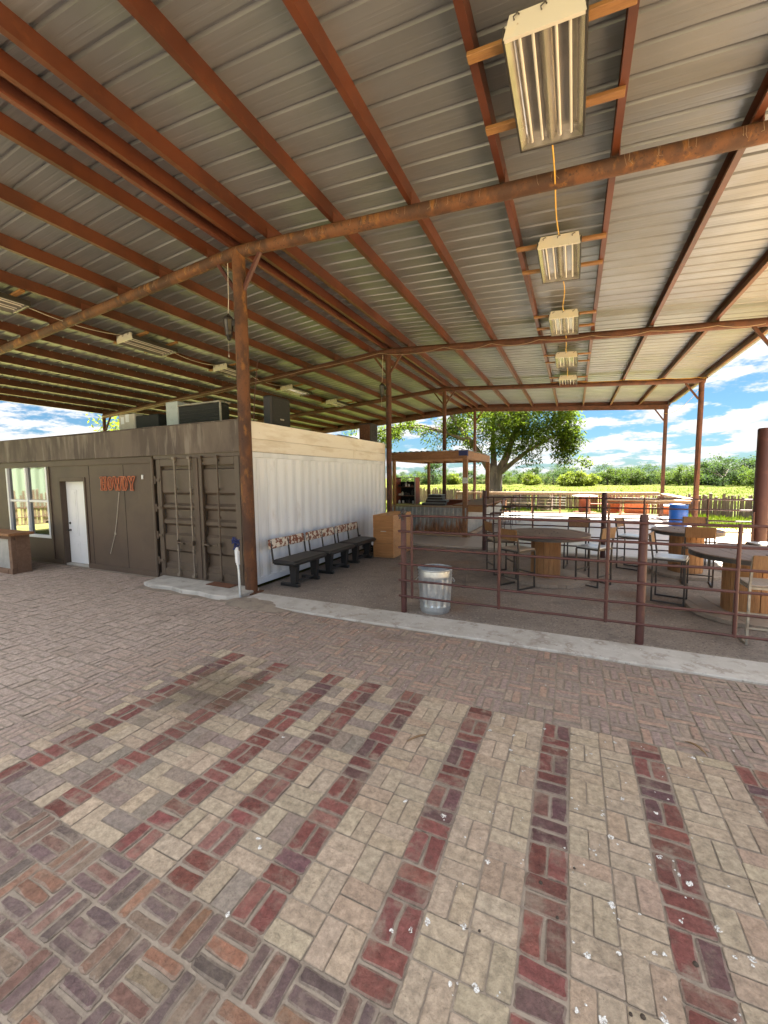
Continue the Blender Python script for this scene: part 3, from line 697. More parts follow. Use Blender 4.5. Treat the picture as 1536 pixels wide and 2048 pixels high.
# long ribbed side
b_ = MB(); pr_ = []; y = 5.78
while y < 11.40:
    for dy, dx in ((0, 0), (.072, 0), (.14, -.036), (.21, -.036)): pr_.append((XS+dx, y+dy))
    y += .278
pr_.append((XS, 11.48)); b_.strip(pr_, [.16, 2.40], 'z'); b_.build('side_wall', 'white_wall', cont)
b_ = MB(); b_.bbox((XS-.06, 5.70, .04), (XS+.012, 11.52, .16), .01); b_.build('bottom_rail', 'white_wall', cont)
b_ = MB(); b_.bbox((XS-.06, 5.70, 2.40), (XS+.010, 11.52, 2.50), .01); b_.build('top_rail', 'white_wall', cont)
b_ = MB(); b_.box((XS-2.3, 5.9, .0), (XS-.08, 11.4, .10)); b_.build('floor_frame', 'dark_void', cont)
for ya, yb, lab in ((5.63, 5.775, 0), (11.40, 11.53, 1)):
    b_ = MB(); b_.bbox((XS-.14, ya, .02), (XS+.014, yb, 2.502), .012); b_.build('corner_post', 'white_wall', cont)
# cream boards above the side
for z0, z1, segs in ((2.505, 2.735, ((5.66, 9.55), (9.56, 11.53))), (2.74, 3.05, ((5.66, 11.53),))):
    for a, c_ in segs:
        b_ = MB(); b_.bbox((XS-.03, a, z0), (XS+.02, c_, z1), .004); b_.build('trim_board', 'cream_board', cont)
b_ = MB(); b_.bbox((XS+.02, 9.50, 2.52), (XS+.032, 9.60, 2.74), .003); b_.build('patch_plate', 'cream_board', cont)
# roof + far end + back side
b_ = MB(); b_.box((XS-2.44, 5.72, 2.52), (XS-.05, 11.5, 2.56)); b_.build('roof', 'brown_wall', cont)
b_ = MB(); b_.box((XS-2.44, 11.47, .05), (XS-.145, 11.50, 2.5)); b_.box((XS-2.46, 5.75, .05), (XS-2.44, 11.49, 2.5)); b_.build('end_wall', 'white_wall', cont)
# cargo doors
for ya, (xa, xb) in ((0, (-7.66, -6.515)), (1, (-6.495, -5.45))):
    dl = MB(); pf = [(YF+.02, .14), (YF+.02, .30)]
    for z0, z1 in ((.30, .60), (.90, 1.14), (1.20, 1.46), (1.50, 1.76)):
        pf += [(YF+.02, z0), (YF+.078, z0+.05), (YF+.078, z1-.05), (YF+.02, z1)]
    pf += [(YF+.02, 2.20), (YF+.07, 2.22), (YF+.07, 2.30)]
    vs = []; 
    for x in (xa+.10, xb-.10):
        for (yv, zv) in pf: vs.append((x, yv, zv))
    n = len(pf); dl.add(vs, [(n+i, n+i+1, i+1, i) for i in range(n-1)])
    dr_ = dl.build('door', 'brown_paint', cont)
    fr = MB()
    fr.bbox((xa, YF-.012, .10), (xa+.12, YF+.06, 2.42), .006); fr.bbox((xb-.12, YF-.012, .10), (xb, YF+.06, 2.42), .006)
    fr.bbox((xa+.122, YF-.010, .10), (xb-.122, YF+.058, .22), .006); fr.bbox((xa+.122, YF-.010, 2.28), (xb-.122, YF+.058, 2.42), .006)
    fr.build('door_frame', 'brown_paint', dr_)
    for x in ((-7.08, -6.66) if ya == 0 else (-6.36, -5.95)):
        rd = MB(); rd.tube([(x, YF-.045, .12), (x, YF-.045, 2.44)], .017, 10)
        for z in (.16, .62, 1.30, 1.82, 2.36): rd.bbox((x-.022, YF-.062, z-.022), (x+.022, YF-.010, z+.022), .004)
        rd.bbox((x-.05, YF-.07, .10), (x+.02, YF-.012, .15), .004); rd.bbox((x-.05, YF-.07, 2.40), (x+.02, YF-.012, 2.45), .004)
        rd.build('locking_rod', 'brown_paint' if ya else 'pale_rod', dr_)
        hd = MB(); hd.beam((x-.04, YF-.075, .79), (x+.25 if x < -7 or -6.4 < x < -6.2 else x-.25, YF-.075, .76), .014, .03); hd.bbox((x-.03, YF-.085, .74), (x+.03, YF-.02, .83), .004); hd.build('handle', 'brown_paint', dr_)
    hx = xa-.02 if ya == 0 else xb+.02
    for z in (.34, .86, 1.42, 1.98):
        h = MB(); h.bbox((hx-.03, YF-.03, z), (hx+.12 if ya == 0 else hx+.03, YF-.013, z+.06), .004); h.tube([(hx, YF-.03, z-.05), (hx, YF-.03, z+.11)], .018, 8); h.build('hinge', 'brown_paint', dr_)
b_ = MB(); b_.tube([(-7.75, YF-.03, .05), (-7.74, YF-.03, 2.44)], .03, 8); b_.build('corner_pipe', 'brown_paint', cont)
b_ = MB(); b_.bbox((-6.535, YF-.03, .10), (-6.475, YF-.0125, 2.42), .004); b_.build('gasket', 'brown_wall', cont)
b_ = MB(); b_.bbox((-7.74, YF-.005, .0), (-5.44, YF+.07, .098), .006); b_.build('door_sill', 'brown_paint', cont)
b_ = MB(); b_.bbox((-7.74, YF-.005, 2.422), (-5.30, YF+.07, 2.95), .006); b_.build('door_header', 'brown_paint', cont)
b_ = MB(); b_.bbox((-5.449, YF-.006, .0), (-5.314, YF+.14, 2.42), .008); b_.build('corner_post', 'brown_paint', cont)
for z in (.03, .36, 1.0):
    pass
for y, z in ((7.85, .36), (8.02, .36), (9.75, .40)):
    b_ = MB(); b_.bbox((XS+.001, y-.05, z-.06), (XS+.03, y+.05, z+.06), .004); b_.build('outlet', 'black_trim', cont)

# ------------------------------------------------------------------ brown plywood building with fascia
bl = thing('plywood_building', 'brown painted plywood building with white door, white window and weathered fascia', 'building', (-11, 5.6, 0))
DX0, DX1, DZ = -11.13, -10.19, 2.0
WX0, WX1, WZ0, WZ1 = -13.56, -11.68, .61, 2.42
b_ = MB()
for a, c_ in (((-16.5, 0), (WX0, 2.95)), ((WX0, 0), (WX1, WZ0)), ((WX0, WZ1), (WX1, 2.95)), ((WX1, 0), (DX0, 2.95)), ((DX0, DZ), (DX1, 2.95)), ((DX1, 0), (-7.80, 2.95))):
    b_.box((a[0], YF+.03, a[1]), (c_[0], YF+.15, c_[1]))
b_.build('wall', 'brown_wall', bl)
b_ = MB()
for x in (-15.4, -14.2, -9.98, -8.76): b_.box((x-.004, YF+.026, .1), (x+.004, YF+.0298, 2.34))
b_.build('wall_seam', 'dark_void', bl)
b_ = MB(); b_.bbox((-16.5, YF+.0, 2.36), (-7.8, YF+.0295, 2.49), .004); b_.build('header_trim', 'brown_wall', bl)
for a, c_ in ((-16.5, DX0-.1), (DX1+.02, -7.80)):
    b_ = MB(); b_.bbox((a, YF+.005, -.02), (c_, YF+.0295, .10), .004); b_.build('baseboard', 'brown_wall', bl)
for x0, x1, z0, z1 in ((DX0-.09, DX0-.002, 0, DZ+.09), (DX1+.002, DX1+.06, 0, DZ+.09), (DX0, DX1, DZ+.002, DZ+.09), (WX1+.03, WX1+.12, .1, 2.355)):
    b_ = MB(); b_.bbox((x0, YF+.008, z0), (x1, YF+.0292, z1), .004); b_.build('casing', 'brown_wall', bl)
b_ = MB(); b_.box((DX0, YF+.031, -.02), (DX1, YF+.20, .03)); b_.build('threshold', 'concrete', bl)
# door leaf with six raised panels
dd = MB(); dd.bbox((DX0+.01, YF+.135, .035), (DX1-.005, YF+.175, DZ-.004), .004)
door = dd.build('door', 'white_paint', bl)
pn = MB()
for x0, x1 in ((-11.02, -10.70), (-10.62, -10.30)):
    for z0, z1 in ((.16, .56), (.70, 1.80)):
        pn.bbox((x0, YF+.127, z0), (x1, YF+.1345, z1), .006); pn.bbox((x0+.05, YF+.119, z0+.05), (x1-.05, YF+.1268, z1-.05), .006)
pn.build('panel', 'white_paint', door)
kb = MB(); kb.lathe([(.03, 0), (.03, .01), (.012, .014), (.012, .035), (.027, .042), (.029, .06), (.018, .072), (0, .074)], (0, 0, 0), 14).xf(Matrix.Translation((-11.03, YF+.134, .83)) @ Matrix.Rotation(R(90), 4, 'X')); kb.build('knob', 'black_trim', door)
kb = MB(); kb.lathe([(.031, 0), (.031, .012), (.022, .025), (0, .026)], (0, 0, 0), 14).xf(Matrix.Translation((-11.03, YF+.134, 1.0)) @ Matrix.Rotation(R(90), 4, 'X')); kb.build('deadbolt', 'black_trim', door)
# window: frame, meeting rails, panes
wf = MB(); e = .062
wf.bbox((WX0-.01, YF+.005, WZ1-e), (WX1+.01, YF+.12, WZ1+.01), .005); wf.bbox((WX0-.01, YF+.005, WZ0-.01), (WX1+.01, YF+.12, WZ0+e), .005)
for x in (WX0-.009, WX1+.009-e, (WX0+WX1)/2-e*.62): wf.bbox((x, YF+.008, WZ0+e+.001), (x+e*1.05, YF+.118, WZ1-e-.001), .005)
wf.bbox((WX0+e, YF+.030, 1.49), (WX1-e, YF+.095, 1.545), .004)
win = wf.build('window', 'white_paint', bl)
xm = (WX0+WX1)/2
for x0, x1 in ((WX0+.04, xm-.02), (xm+.02, WX1-.04)):
    for z0, z1 in ((WZ0+.04, 1.50), (1.53, WZ1-.04)):
        p = MB(); p.box((x0, YF+.064, z0), (x1, YF+.070, z1)); p.build('pane', 'window_glass', win)
# fascia of weathered plywood panels over building and container
for a, c_ in ((-16.6, -14.1), (-14.095, -11.32), (-11.315, -9.62), (-9.615, -7.55), (-7.545, -5.33)):
    b_ = MB(); b_.bbox((a, YF-.035+jit(.002), 2.50), (c_, YF-.006, 3.045+jit(.006)), .003); b_.build('fascia_panel', 'brown_fascia', bl)
b_ = MB(); b_.bbox((-16.6, YF-.045, 3.052), (-5.32, YF+.06, 3.07), .004); b_.build('fascia_cap', 'brown_fascia', bl)
b_ = MB(); b_.box((-16.5, YF+.152, 2.46), (-7.8, 11.4, 2.5)); b_.build('roof', 'brown_wall', bl)
b_ = MB(); b_.box((-16.5, 11.3, 0), (-7.8, 11.4, 2.46)); b_.box((-16.5, YF+.15, 0), (-16.4, 11.3, 2.46)); b_.build('back_wall', 'brown_wall', bl)
b_ = MB(); b_.bbox((-8.15, YF+.005, 2.03), (-8.11, YF+.0295, 2.12), .003); b_.build('outlet', 'white_paint', bl)
# steel conduit where fascia meets the post
b_ = MB(); b_.tube([(-5.33, YF-.05, 2.62), (-5.33, YF-.05, 3.9), (-5.30, YF-.05, 5.5)], .008, 6); b_.lathe([(.03, 0), (.02, .06), (0, .07)], (-5.345, YF-.06, 2.56), 8); tag(b_.build('hanging_wire', 'white_cord'), 'thin pale wire hanging beside the nearest rusty post over the fascia', 'wire')

# HOWDY sign: cut steel letters
hs_ = MB()
def letter(strokes, x0, wd, h=.29):
    for (a, b__, c_, d_, th) in strokes:
        hs_.beam((x0+a*wd, YF+.0, 1.80+b__*h), (x0+c_*wd, YF+.0, 1.80+d_*h), .022, th, up=(0, 1, 0) if False else (0, .0001, 1) if abs(c_-a)*wd > abs(d_-b__)*h else (1, 0, 0))
SER = .028
def outline(pts, x0, wd, h=.29, th=.0145):
    pts = [(x0+a*wd, 1.80+b__*h) for a, b__ in pts]
    for p, q in zip(pts, pts[1:]+pts[:1]): hs_.beam((p[0], YF+.005+jit(.002), p[1]), (q[0], YF+.005+jit(.002), q[1]), .02, th, up=(0, 1, 0))
wl = .205
def stem(x0, xa, xb, wd): outline([(xa-.1, 0), (xb+.1, 0), (xb+.1, .1), (xb, .14), (xb, .86), (xb+.1, .9), (xb+.1, 1), (xa-.1, 1), (xa-.1, .9), (xa, .86), (xa, .14), (xa-.1, .1)], x0, wd)
x0 = -9.53
stem(x0, .08, .30, wl); stem(x0, .70, .92, wl); outline([(.30, .42), (.70, .42), (.70, .58), (.30, .58)], x0, wl)
x0 += .235
def ell(cx_, cz, a, c_, n=14): return [(cx_+a*math.cos(2*math.pi*k/n), cz+c_*math.sin(2*math.pi*k/n)) for k in range(n)]
outline(ell(.5, .5, .46, .5), x0, wl); outline(ell(.5, .5, .20, .32), x0, wl)
x0 += .225
outline([(-.05, 1), (.28, 1), (.36, .45), (.46, .9), (.64, .9), (.74, .45), (.82, 1), (1.15, 1), (.88, 0), (.66, 0), (.55, .5), (.44, 0), (.22, 0)], x0, wl*1.15)
x0 += .27
stem(x0, .1, .32, wl); outline([(.32, 1), (.62, 1), (.88, .78), (.95, .5), (.88, .22), (.62, 0), (.32, 0), (.32, .16), (.52, .16), (.68, .34), (.70, .5), (.68, .66), (.52, .84), (.32, .84)], x0, wl)
x0 += .225
outline([(-.05, 1), (.35, 1), (.5, .66), (.65, 1), (1.05, 1), (1.0, .9), (.62, .45), (.62, .12), (.74, 0), (.26, 0), (.38, .12), (.38, .45), (0, .9)], x0, wl)
how = thing('howdy_sign', 'rusty orange cut metal letters spelling HOWDY on the brown wall', 'sign', (-8.95, YF, 1.8))
hs_.build('letters', 'sign_orange', how)
b_ = MB(); b_.tube([(-8.93, YF+.02, 1.76), (-8.99, YF+.012, 1.45), (-9.05, YF+.016, 1.2), (-9.16, YF+.012, .80), (-9.25, YF+.016, .62), (-9.36, YF+.012, .38)], .0065, 5)
b_.lathe([(.014, 0), (.012, .05), (0, .06)], (-9.14, YF+.014, .82), 6); b_.build('cord', 'white_cord', how)

# ------------------------------------------------------------------ things on the container roofs
cb = thing('evaporative_cooler', 'cream boxy evaporative cooler on brown roof with dark louvre side', 'cooler', (-10.5, 7.3, 2.5))
b_ = MB(); b_.bbox((-10.95, 7.0, 2.5), (-10.30, 7.25, 3.73), .02); b_.build('housing', 'cooler', cb)
b_ = MB(); b_.bbox((-10.85, 6.995, 3.48), (-10.72, 6.9995, 3.66), .001); b_.bbox((-10.66, 6.994, 3.52), (-10.52, 6.9995, 3.72), .001); b_.build('label_plate', 'white_paint', cb)
b_ = MB(); b_.bbox((-10.296, 7.02, 2.5), (-9.42, 7.9, 3.66), .02); b_.build('louvre_box', 'mesh_black', cb)
b_ = MB(); b_.bbox((-10.93, 7.252, 2.5), (-10.32, 7.85, 3.70), .02); b_.build('side_panel', 'cooler', cb)
cb = thing('evaporative_cooler', 'large grey metal cooler with black mesh face on the container roof', 'cooler', (-8.2, 7.3, 2.5))
b_ = MB(); b_.bbox((-9.12, 7.0, 2.5), (-8.70, 7.5, 3.90), .015); b_.build('housing', 'cooler_grey', cb)
ry = Matrix.Rotation(R(0), 3, 'Z')
b_ = MB(); b_.bbox((-8.698, 7.02, 2.5), (-7.36, 7.32, 3.76), .015); b_.build('mesh_face', 'mesh_black', cb)
b_ = MB(); b_.bbox((-7.358, 7.0, 2.5), (-7.32, 7.05, 3.76), .01); b_.bbox((-8.70, 6.99, 3.762), (-7.33, 7.33, 3.80), .006); b_.build('frame', 'pale_steel', cb)
b_ = MB()
for k in range(9): b_.box((-8.66, 7.009, 3.0+k*.08), (-7.40, 7.018, 3.006+k*.08))
b_.build('louvre', 'black_steel', cb)
sp = thing('loudspeaker', 'black loudspeaker standing on container roof above the white wall', 'speaker', (-5.7, 6.9, 2.56))
b_ = MB(); b_.bbox((-5.80, 6.66, 2.56), (-5.58, 7.28, 3.70), .03); b_.build('cabinet', 'black_trim', sp)
b_ = MB(); b_.bbox((-5.579, 6.69, 2.72), (-5.568, 7.25, 3.66), .004); b_.build('grille', 'mesh_black', sp)
b_ = MB(); b_.bbox((-5.567, 6.92, 3.22), (-5.562, 7.04, 3.25), .001); b_.build('badge', 'pale_steel', sp)
sp = thing('equipment_case', 'tall dark equipment case at the far end of the container roof', 'case', (-5.66, 11.1, 2.56))
b_ = MB(); b_.bbox((-5.86, 10.9, 2.56), (-5.46, 11.36, 3.62), .02); b_.build('body', 'black_trim', sp)
b_ = MB(); b_.bbox((-5.84, 10.88, 2.62), (-5.50, 10.899, 3.58), .004); b_.build('front_panel', 'rust_mat', sp)
b_ = MB()
for z in (3.05, 3.2, 3.38): b_.bbox((-5.459, 11.0, z), (-5.445, 11.1, z+.08), .004); b_.bbox((-5.459, 11.18, z), (-5.445, 11.26, z+.08), .004)
b_.build('latch', 'dark_steel', sp)
b_ = MB(); b_.strip([(-6.0+.06*k, 3.10+.08*math.sin(k*1.5)+.05*math.sin(k*.7)) for k in range(9)], [9.8, 10.5], 'y')
b_.box((-5.95, 9.9, 2.56), (-5.6, 10.4, 2.98)); tag(b_.build('metal_scrap', 'galv_panel'), 'curled scrap of metal sheet lying on the container roof edge', 'scrap')
b_ = MB(); b_.tube([(-5.95, 6.5, 2.56), (-5.86, 6.5, 3.6), (-5.74, 6.5, 4.36)], [.012, .009, .006], 6); b_.lathe([(.04, 0), (.04, .03), (.02, .06)], (-5.95, 6.5, 2.56), 8); tag(b_.build('whip_antenna', 'fence_pipe'), 'thin reddish whip rod standing on the roof just right of lantern post', 'antenna')

# ------------------------------------------------------------------ benches along the white wall
def make_bench():
    t = thing('bench', 'bench', 'bench')       # local: length along y (0..1.08), back at x=0, seat toward +x
    b_ = MB(); b_.bbox((.05, 0, .42), (.58, 1.06, .515), .036)
    b_.build('seat', 'vinyl', t, world=False)
    b_ = MB(); b_.tube([(.575, .03, .472), (.575, 1.03, .472)], .012, 6); b_.tube([(.08, .006, .472), (.55, .006, .472)], .012, 6); b_.build('piping', 'vinyl', t, world=False)
    rt = Matrix.Rotation(R(-7), 3, 'Y')
    b_ = MB(); b_.bbox((-.028, -.01, .705), (.022, 1.06, .885), .018, rt); b_.build('backrest', 'cowhide', t, world=False)
    for y in (.04, .53, 1.04):
        b_ = MB(); b_.beam((.06, y, .44), (.005, y, .86), .03, .02); b_.build('upright', 'black_steel', t, world=False)
    for y in (.20, .84):
        b_ = MB(); b_.add([(.33, y-.05, .43), (.50, y-.05, .43), (.50, y+.05, .43), (.33, y+.05, .43), (.36, y-.05, .06), (.46, y-.05, .06), (.46, y+.05, .06), (.36, y+.05, .06)], [(0, 1, 2, 3), (7, 6, 5, 4), (0, 4, 5, 1), (1, 5, 6, 2), (2, 6, 7, 3), (3, 7, 4, 0)])
        b_.bbox((.10, y-.04, .0), (.52, y+.04, .06), .01); b_.build('leg', 'black_steel', t, world=False)
    b_ = MB(); b_.beam((.42, .20, .09), (.42, .84, .09), .04, .04); b_.build('stretcher', 'black_steel', t, world=False)
    return t
bn = make_bench()
put(bn, (-5.10, 5.90, -.004), R(-.8), 'black bench with cowhide backrest nearest the rusty corner post', 'benches along the white container')
put(copy_tree(bn), (-5.07, 7.04, -.004), R(-.3), 'middle black bench with cowhide backrest along white container', 'benches along the white container')
put(copy_tree(bn), (-5.07, 8.19, -.004), R(.3), 'farthest cowhide backed bench, beside the plywood cabinet', 'benches along the white container')
b_ = MB()
for k in range(5):
    pts = [(-4.85+(.13+jit(.03))*math.cos(a/10*6.28+k), 9.45+(.13+jit(.03))*math.sin(a/10*6.28+k), .03+.05*k+.02*math.sin(a)) for a in range(11)]; b_.tube(pts, .018, 6)
tag(b_.build('coiled_hose', 'rubber'), 'small dark coil of hose between the last bench and plywood cabinet', 'hose')
# plywood cabinet
pc = thing('plywood_cabinet', 'tall plain plywood cabinet with metal handle beside the benches', 'cabinet', (-4.2, 9.8, 0))
rz = Matrix.Rotation(R(2), 3, 'Z'); pv = (-4.02, 9.2, 0)
b_ = MB(); b_.bbox((-4.58, 9.22, 0), (-4.03, 10.55, 1.07), .006, rz, pv); b_.build('carcass', 'ply_side', pc)
for k in range(3):
    b_ = MB(); z0 = .03+.35*k; b_.bbox((-4.575, 9.195, z0), (-4.035, 9.2185, z0+.335), .003, rz, pv); b_.build('front_board', 'ply', pc)
b_ = MB(); b_.tube([(-4.36, 9.19, .665), (-4.355, 9.165, .67), (-4.23, 9.165, .675), (-4.225, 9.19, .67)], .009, 6); b_.build('handle', 'galv', pc)

# ------------------------------------------------------------------ galvanised bin
tcn = thing('trash_can', 'ribbed galvanised metal trash can behind the pipe fence', 'trash can', (-1.86, 5.80, 0))
b_ = MB(); n = 150; vs = []; zs = [(.0, .215), (.03, .222), (.05, .232), (.07, .222), (.09, .232), (.11, .226), (.135, .230), (.50, .250), (.53, .246), (.55, .257), (.57, .247), (.60, .257), (.62, .248), (.645, .252)]
for z, r in zs:
    for k in range(n):
        a = 2*math.pi*k/n; rr = r + (.008*math.copysign(abs(math.cos(a*15))**.6, math.cos(a*15))-.004 if .12 < z < .52 else 0); vs.append((rr*math.cos(a), rr*math.sin(a), z))
b_.add(vs, [(i*n+k, i*n+(k+1) % n, (i+1)*n+(k+1) % n, (i+1)*n+k) for i in range(len(zs)-1) for k in range(n)], True)
b_.lathe([(.0, .02), (.21, .02), (.24, .60)], n=32, caps=False)
b_.build('body', 'galv', tcn, world=False)
b_ = MB(); pts = [(.255*math.cos(2*math.pi*k/40), .255*math.sin(2*math.pi*k/40), .648) for k in range(41)]; b_.tube(pts, .0085, 8); b_.build('rim', 'galv', tcn, world=False)
for s in (0.15, 3.3):
    b_ = MB(); c_, s_ = math.cos(s), math.sin(s)
    b_.tube([(.255*c_-u*s_, .255*s_+u*c_, .50) if abs(u) > .05 else (.285*c_-u*s_, .285*s_+u*c_, .46) for u in (-.065, -.06, -.045, .045, .06, .065)], .006, 6); b_.build('handle', 'galv', tcn, world=False)

# ------------------------------------------------------------------ pipe fences
def fence(name, label, y, posts, x0, x1, ups, mt, cap=False, rr=.0165):
    t = thing(name, label, 'fence', (x0, y, 0))
    for k, z in enumerate((.25, .49, .735, .975, 1.22, 1.45)):
        b_ = MB(); n = 24; b_.tube([(x0+(x1-x0)*i/n, y-.02+jit(.003), z+jit(.004)) for i in range(n+1)], rr, 8); b_.build('rail', mt, t)
    for x in ups:
        b_ = MB(); b_.tube([(x, y-.02, .23), (x+jit(.005), y-.02, .85), (x, y-.02, 1.47)], .0205, 8); b_.build('upright', mt, t)
    for x, r, h in posts:
        b_ = MB(); b_.tube([(x, y+.03, -.1), (x, y+.03, h-.03), (x, y+.03, h-.008)], [r, r, r*.8], 14)
        b_.build('post', mt, t)
    return t
fn = fence('pipe_fence', 'front rusty red pipe rail fence behind the concrete kerb', 5.53, [(-2.27, .043, 1.47), (.75, .046, 1.55), (3.8, .046, 1.5)], -2.33, 5.0, [-2.12, -.88, .385, 1.62, 2.86, 4.1], 'fence_pipe')
b_ = MB(); b_.tube([(-2.31, 5.5, 1.40), (-2.27, 5.50, 1.50), (-2.22, 5.53, 1.44), (-2.26, 5.58, 1.40), (-2.3, 5.5, 1.46), (-2.24, 5.49, 1.38)], .012, 6); b_.lathe([(.03, 0), (.05, .03), (.03, .07), (0, .09)], (-2.27, 5.56, 1.46), 8); b_.build('chain', 'dark_steel', fn)
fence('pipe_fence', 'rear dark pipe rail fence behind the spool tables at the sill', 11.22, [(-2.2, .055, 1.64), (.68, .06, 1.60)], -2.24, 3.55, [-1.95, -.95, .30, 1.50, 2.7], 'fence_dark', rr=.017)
gp = MB(); gp.tube([(3.60, 11.2, -.1), (3.60, 11.2, 2.93), (3.60, 11.2, 2.95)], [.125, .125, .11], 20); gp.bbox((3.44, 11.05, .2), (3.47, 11.09, 1.2), .004)
tag(gp.build('gate_post', 'fence_dark'), 'thick dark free standing post at the right picture edge', 'post')
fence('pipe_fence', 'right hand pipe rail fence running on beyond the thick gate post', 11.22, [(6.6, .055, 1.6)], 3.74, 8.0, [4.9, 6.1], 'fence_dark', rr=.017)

# ------------------------------------------------------------------ spool tables
def make_spool(R_, rd, h=.90):
    t = thing('spool_table', 'spool', 'table')
    def disc(z0, z1, mt, nm):
        b_ = MB(); npl = max(6, round(2*R_/.14)); pw = 2*R_/npl
        for k in range(npl):
            xa, xb = -R_+k*pw+.003, -R_+(k+1)*pw-.003
            pl = []
            m_ = 6
            for q in range(m_+1):
                x = xa+(xb-xa)*q/m_; pl.append((x, -math.sqrt(max(0, R_*R_-x*x))))
            for q in range(m_, -1, -1):
                x = xa+(xb-xa)*q/m_; pl.append((x, math.sqrt(max(0, R_*R_-x*x))))
            dz_ = jit(.002); b_.prism(pl, z0+dz_, z1+dz_)
        return b_.build(nm, mt, t, world=False)
    disc(.0, .06, 'spool_base', 'base')
    disc(h-.075, h, 'spool_top', 'tabletop')
    b_ = MB(); ns = 18
    for k in range(ns):
        a0, a1 = 2*math.pi*(k+.035)/ns, 2*math.pi*(k+.965)/ns; r = rd+jit(.006)
        b_.prism([(r*math.cos(a0), r*math.sin(a0)), (r*math.cos((a0+a1)/2)*1.003, r*math.sin((a0+a1)/2)*1.003), (r*math.cos(a1), r*math.sin(a1)), ((r-.04)*math.cos(a1), (r-.04)*math.sin(a1)), ((r-.04)*math.cos(a0), (r-.04)*math.sin(a0))], .061, h-.076)
    b_.build('drum', 'spool_wood', t, world=False)
    pts = [(R_*math.cos(2*math.pi*k/48)*1.003, R_*math.sin(2*math.pi*k/48)*1.003) for k in range(49)]
    for z0 in (h-.07,):
        b_ = MB(); b_.add([(x, y, z0+q) for q in (0, .055) for x, y in pts], [(i, i+1, 49+i+1, 49+i) for i in range(48)]); b_.build('edge_band', 'dark_steel', t, world=False)
    b_ = MB()
    for a in (.4, 1.5, 2.6, 3.7, 4.8, 5.9): b_.lathe([(.014, 0), (.014, .006), (0, .009)], (rd*.75*math.cos(a), rd*.75*math.sin(a), h+.001), 8)
    b_.build('bolt', 'dark_steel', t, world=False)
    return t
put(make_spool(.78, .275), (-.47, 8.52, 0), R(25), 'wooden cable spool table at left, behind the trash can', 'spool tables on the dirt')
put(make_spool(.60, .285), (2.08, 9.95, 0), R(70), 'spool table with dark worn top standing farthest back of three', 'spool tables on the dirt')
put(make_spool(.74, .33), (2.32, 7.35, 0), R(10), 'large spool table cut by the right picture edge', 'spool tables on the dirt')

# ------------------------------------------------------------------ bar stools with square steel frames
def make_stool(seat='seat_wood', back='back_wood', steel='dark_steel'):
    t = thing('bar_stool', 'stool', 'stool')   # faces +y, back at -y; seat height .70
    W, D, H = .42, .42, .70
    b_ = MB(); b_.bbox((-W/2, -D/2, H-.008), (W/2, D/2, H+.018), .006); b_.build('seat', seat, t, world=False)
    b_ = MB()
    for p, q in (((-W/2, -D/2), (W/2, -D/2)), ((W/2, -D/2), (W/2, D/2)), ((W/2, D/2), (-W/2, D/2)), ((-W/2, D/2), (-W/2, -D/2))): b_.beam((*p, H-.022), (*q, H-.022), .022, .026)
    b_.build('seat_frame', steel, t, world=False)
    for sx in (-1, 1):
        b_ = MB(); b_.beam((sx*W/2, D/2, 0), (sx*W/2, D/2, H-.035), .024, .024, (0, 1, 0)); b_.build('leg', steel, t, world=False)
        b_ = MB(); b_.beam((sx*W/2, -D/2, 0), (sx*W/2, -D/2, H-.0), .024, .024, (0, 1, 0)); b_.beam((sx*W/2, -D/2, H), (sx*W/2, -D/2-.05, 1.06), .024, .024, (0, 1, 0)); b_.build('leg', steel, t, world=False)
        b_ = MB(); b_.beam((sx*W/2, -D/2+.013, .012), (sx*W/2, D/2-.013, .012), .024, .024); b_.build('runner', steel, t, world=False)
    b_ = MB(); b_.beam((-W/2+.013, D/2, .26), (W/2-.013, D/2, .26), .022, .022); b_.build('footrest', steel, t, world=False)
    b_ = MB(); b_.beam((-W/2+.013, -D/2, .20), (W/2-.013, -D/2, .20), .02, .02); b_.build('crossbar', steel, t, world=False)
    rt = Matrix.Rotation(R(8), 3, 'X')
    b_ = MB(); b_.bbox((-W/2-.008, -D/2-.062, .875), (W/2+.008, -D/2-.042, 1.075), .006, rt); b_.build('backrest', back, t, world=False)
    return t
def facing(dx, dy): return math.atan2(-dx, dy)
sw = make_stool('seat_wood'); swh = make_stool('seat_sheen'); sp_ = make_stool('seat_wood', 'back_wood', 'pale_steel')
G_ = 'bar stools around the spool tables'
put(sw, (-1.36, 8.66, 0), facing(.85, .5), 'tan backed stool left of left spool table, nearer the bar', G_)
put(copy_tree(sw), (-.90, 7.66, 0), facing(.57, .82), 'brown backed stool in front of the left spool table', G_)
put(copy_tree(sw), (.08, 9.72, 0), facing(-.15, -1), 'brown backed stool behind the left spool table, facing the camera', G_)
put(copy_tree(sw), (2.08, 9.12, 0), facing(.12, 1), 'stool with wide brown back in front of the farthest spool table', G_)
put(copy_tree(sw), (2.40, 10.72, 0), facing(-.1, -1), 'stool behind the farthest spool table, only its back showing', G_)
put(copy_tree(sw), (2.98, 8.28, 0), facing(-.45, -1), 'stool with grey brown back behind the right edge table', G_)
put(swh, (.36, 8.36, 0), facing(-.84, .54), 'stool with sky sheen painted on its seat, right of the left spool table', G_)
put(copy_tree(swh), (1.16, 10.16, 0), facing(.9, -.42), 'stool with sky sheen painted on its seat, left of the farthest spool table', G_)
put(copy_tree(swh), (1.42, 7.72, 0), facing(.96, -.28), 'stool with sky sheen painted on its seat, just right of the thick front fence post', G_)
put(copy_tree(swh), (3.25, 9.75, 0), facing(-1, -.2), 'pale stool beside the thick post at right picture edge', G_)
put(sp_, (2.09, 6.23, 0), facing(-.02, 1), 'stool with pale steel frame nearest the front fence at right', G_)

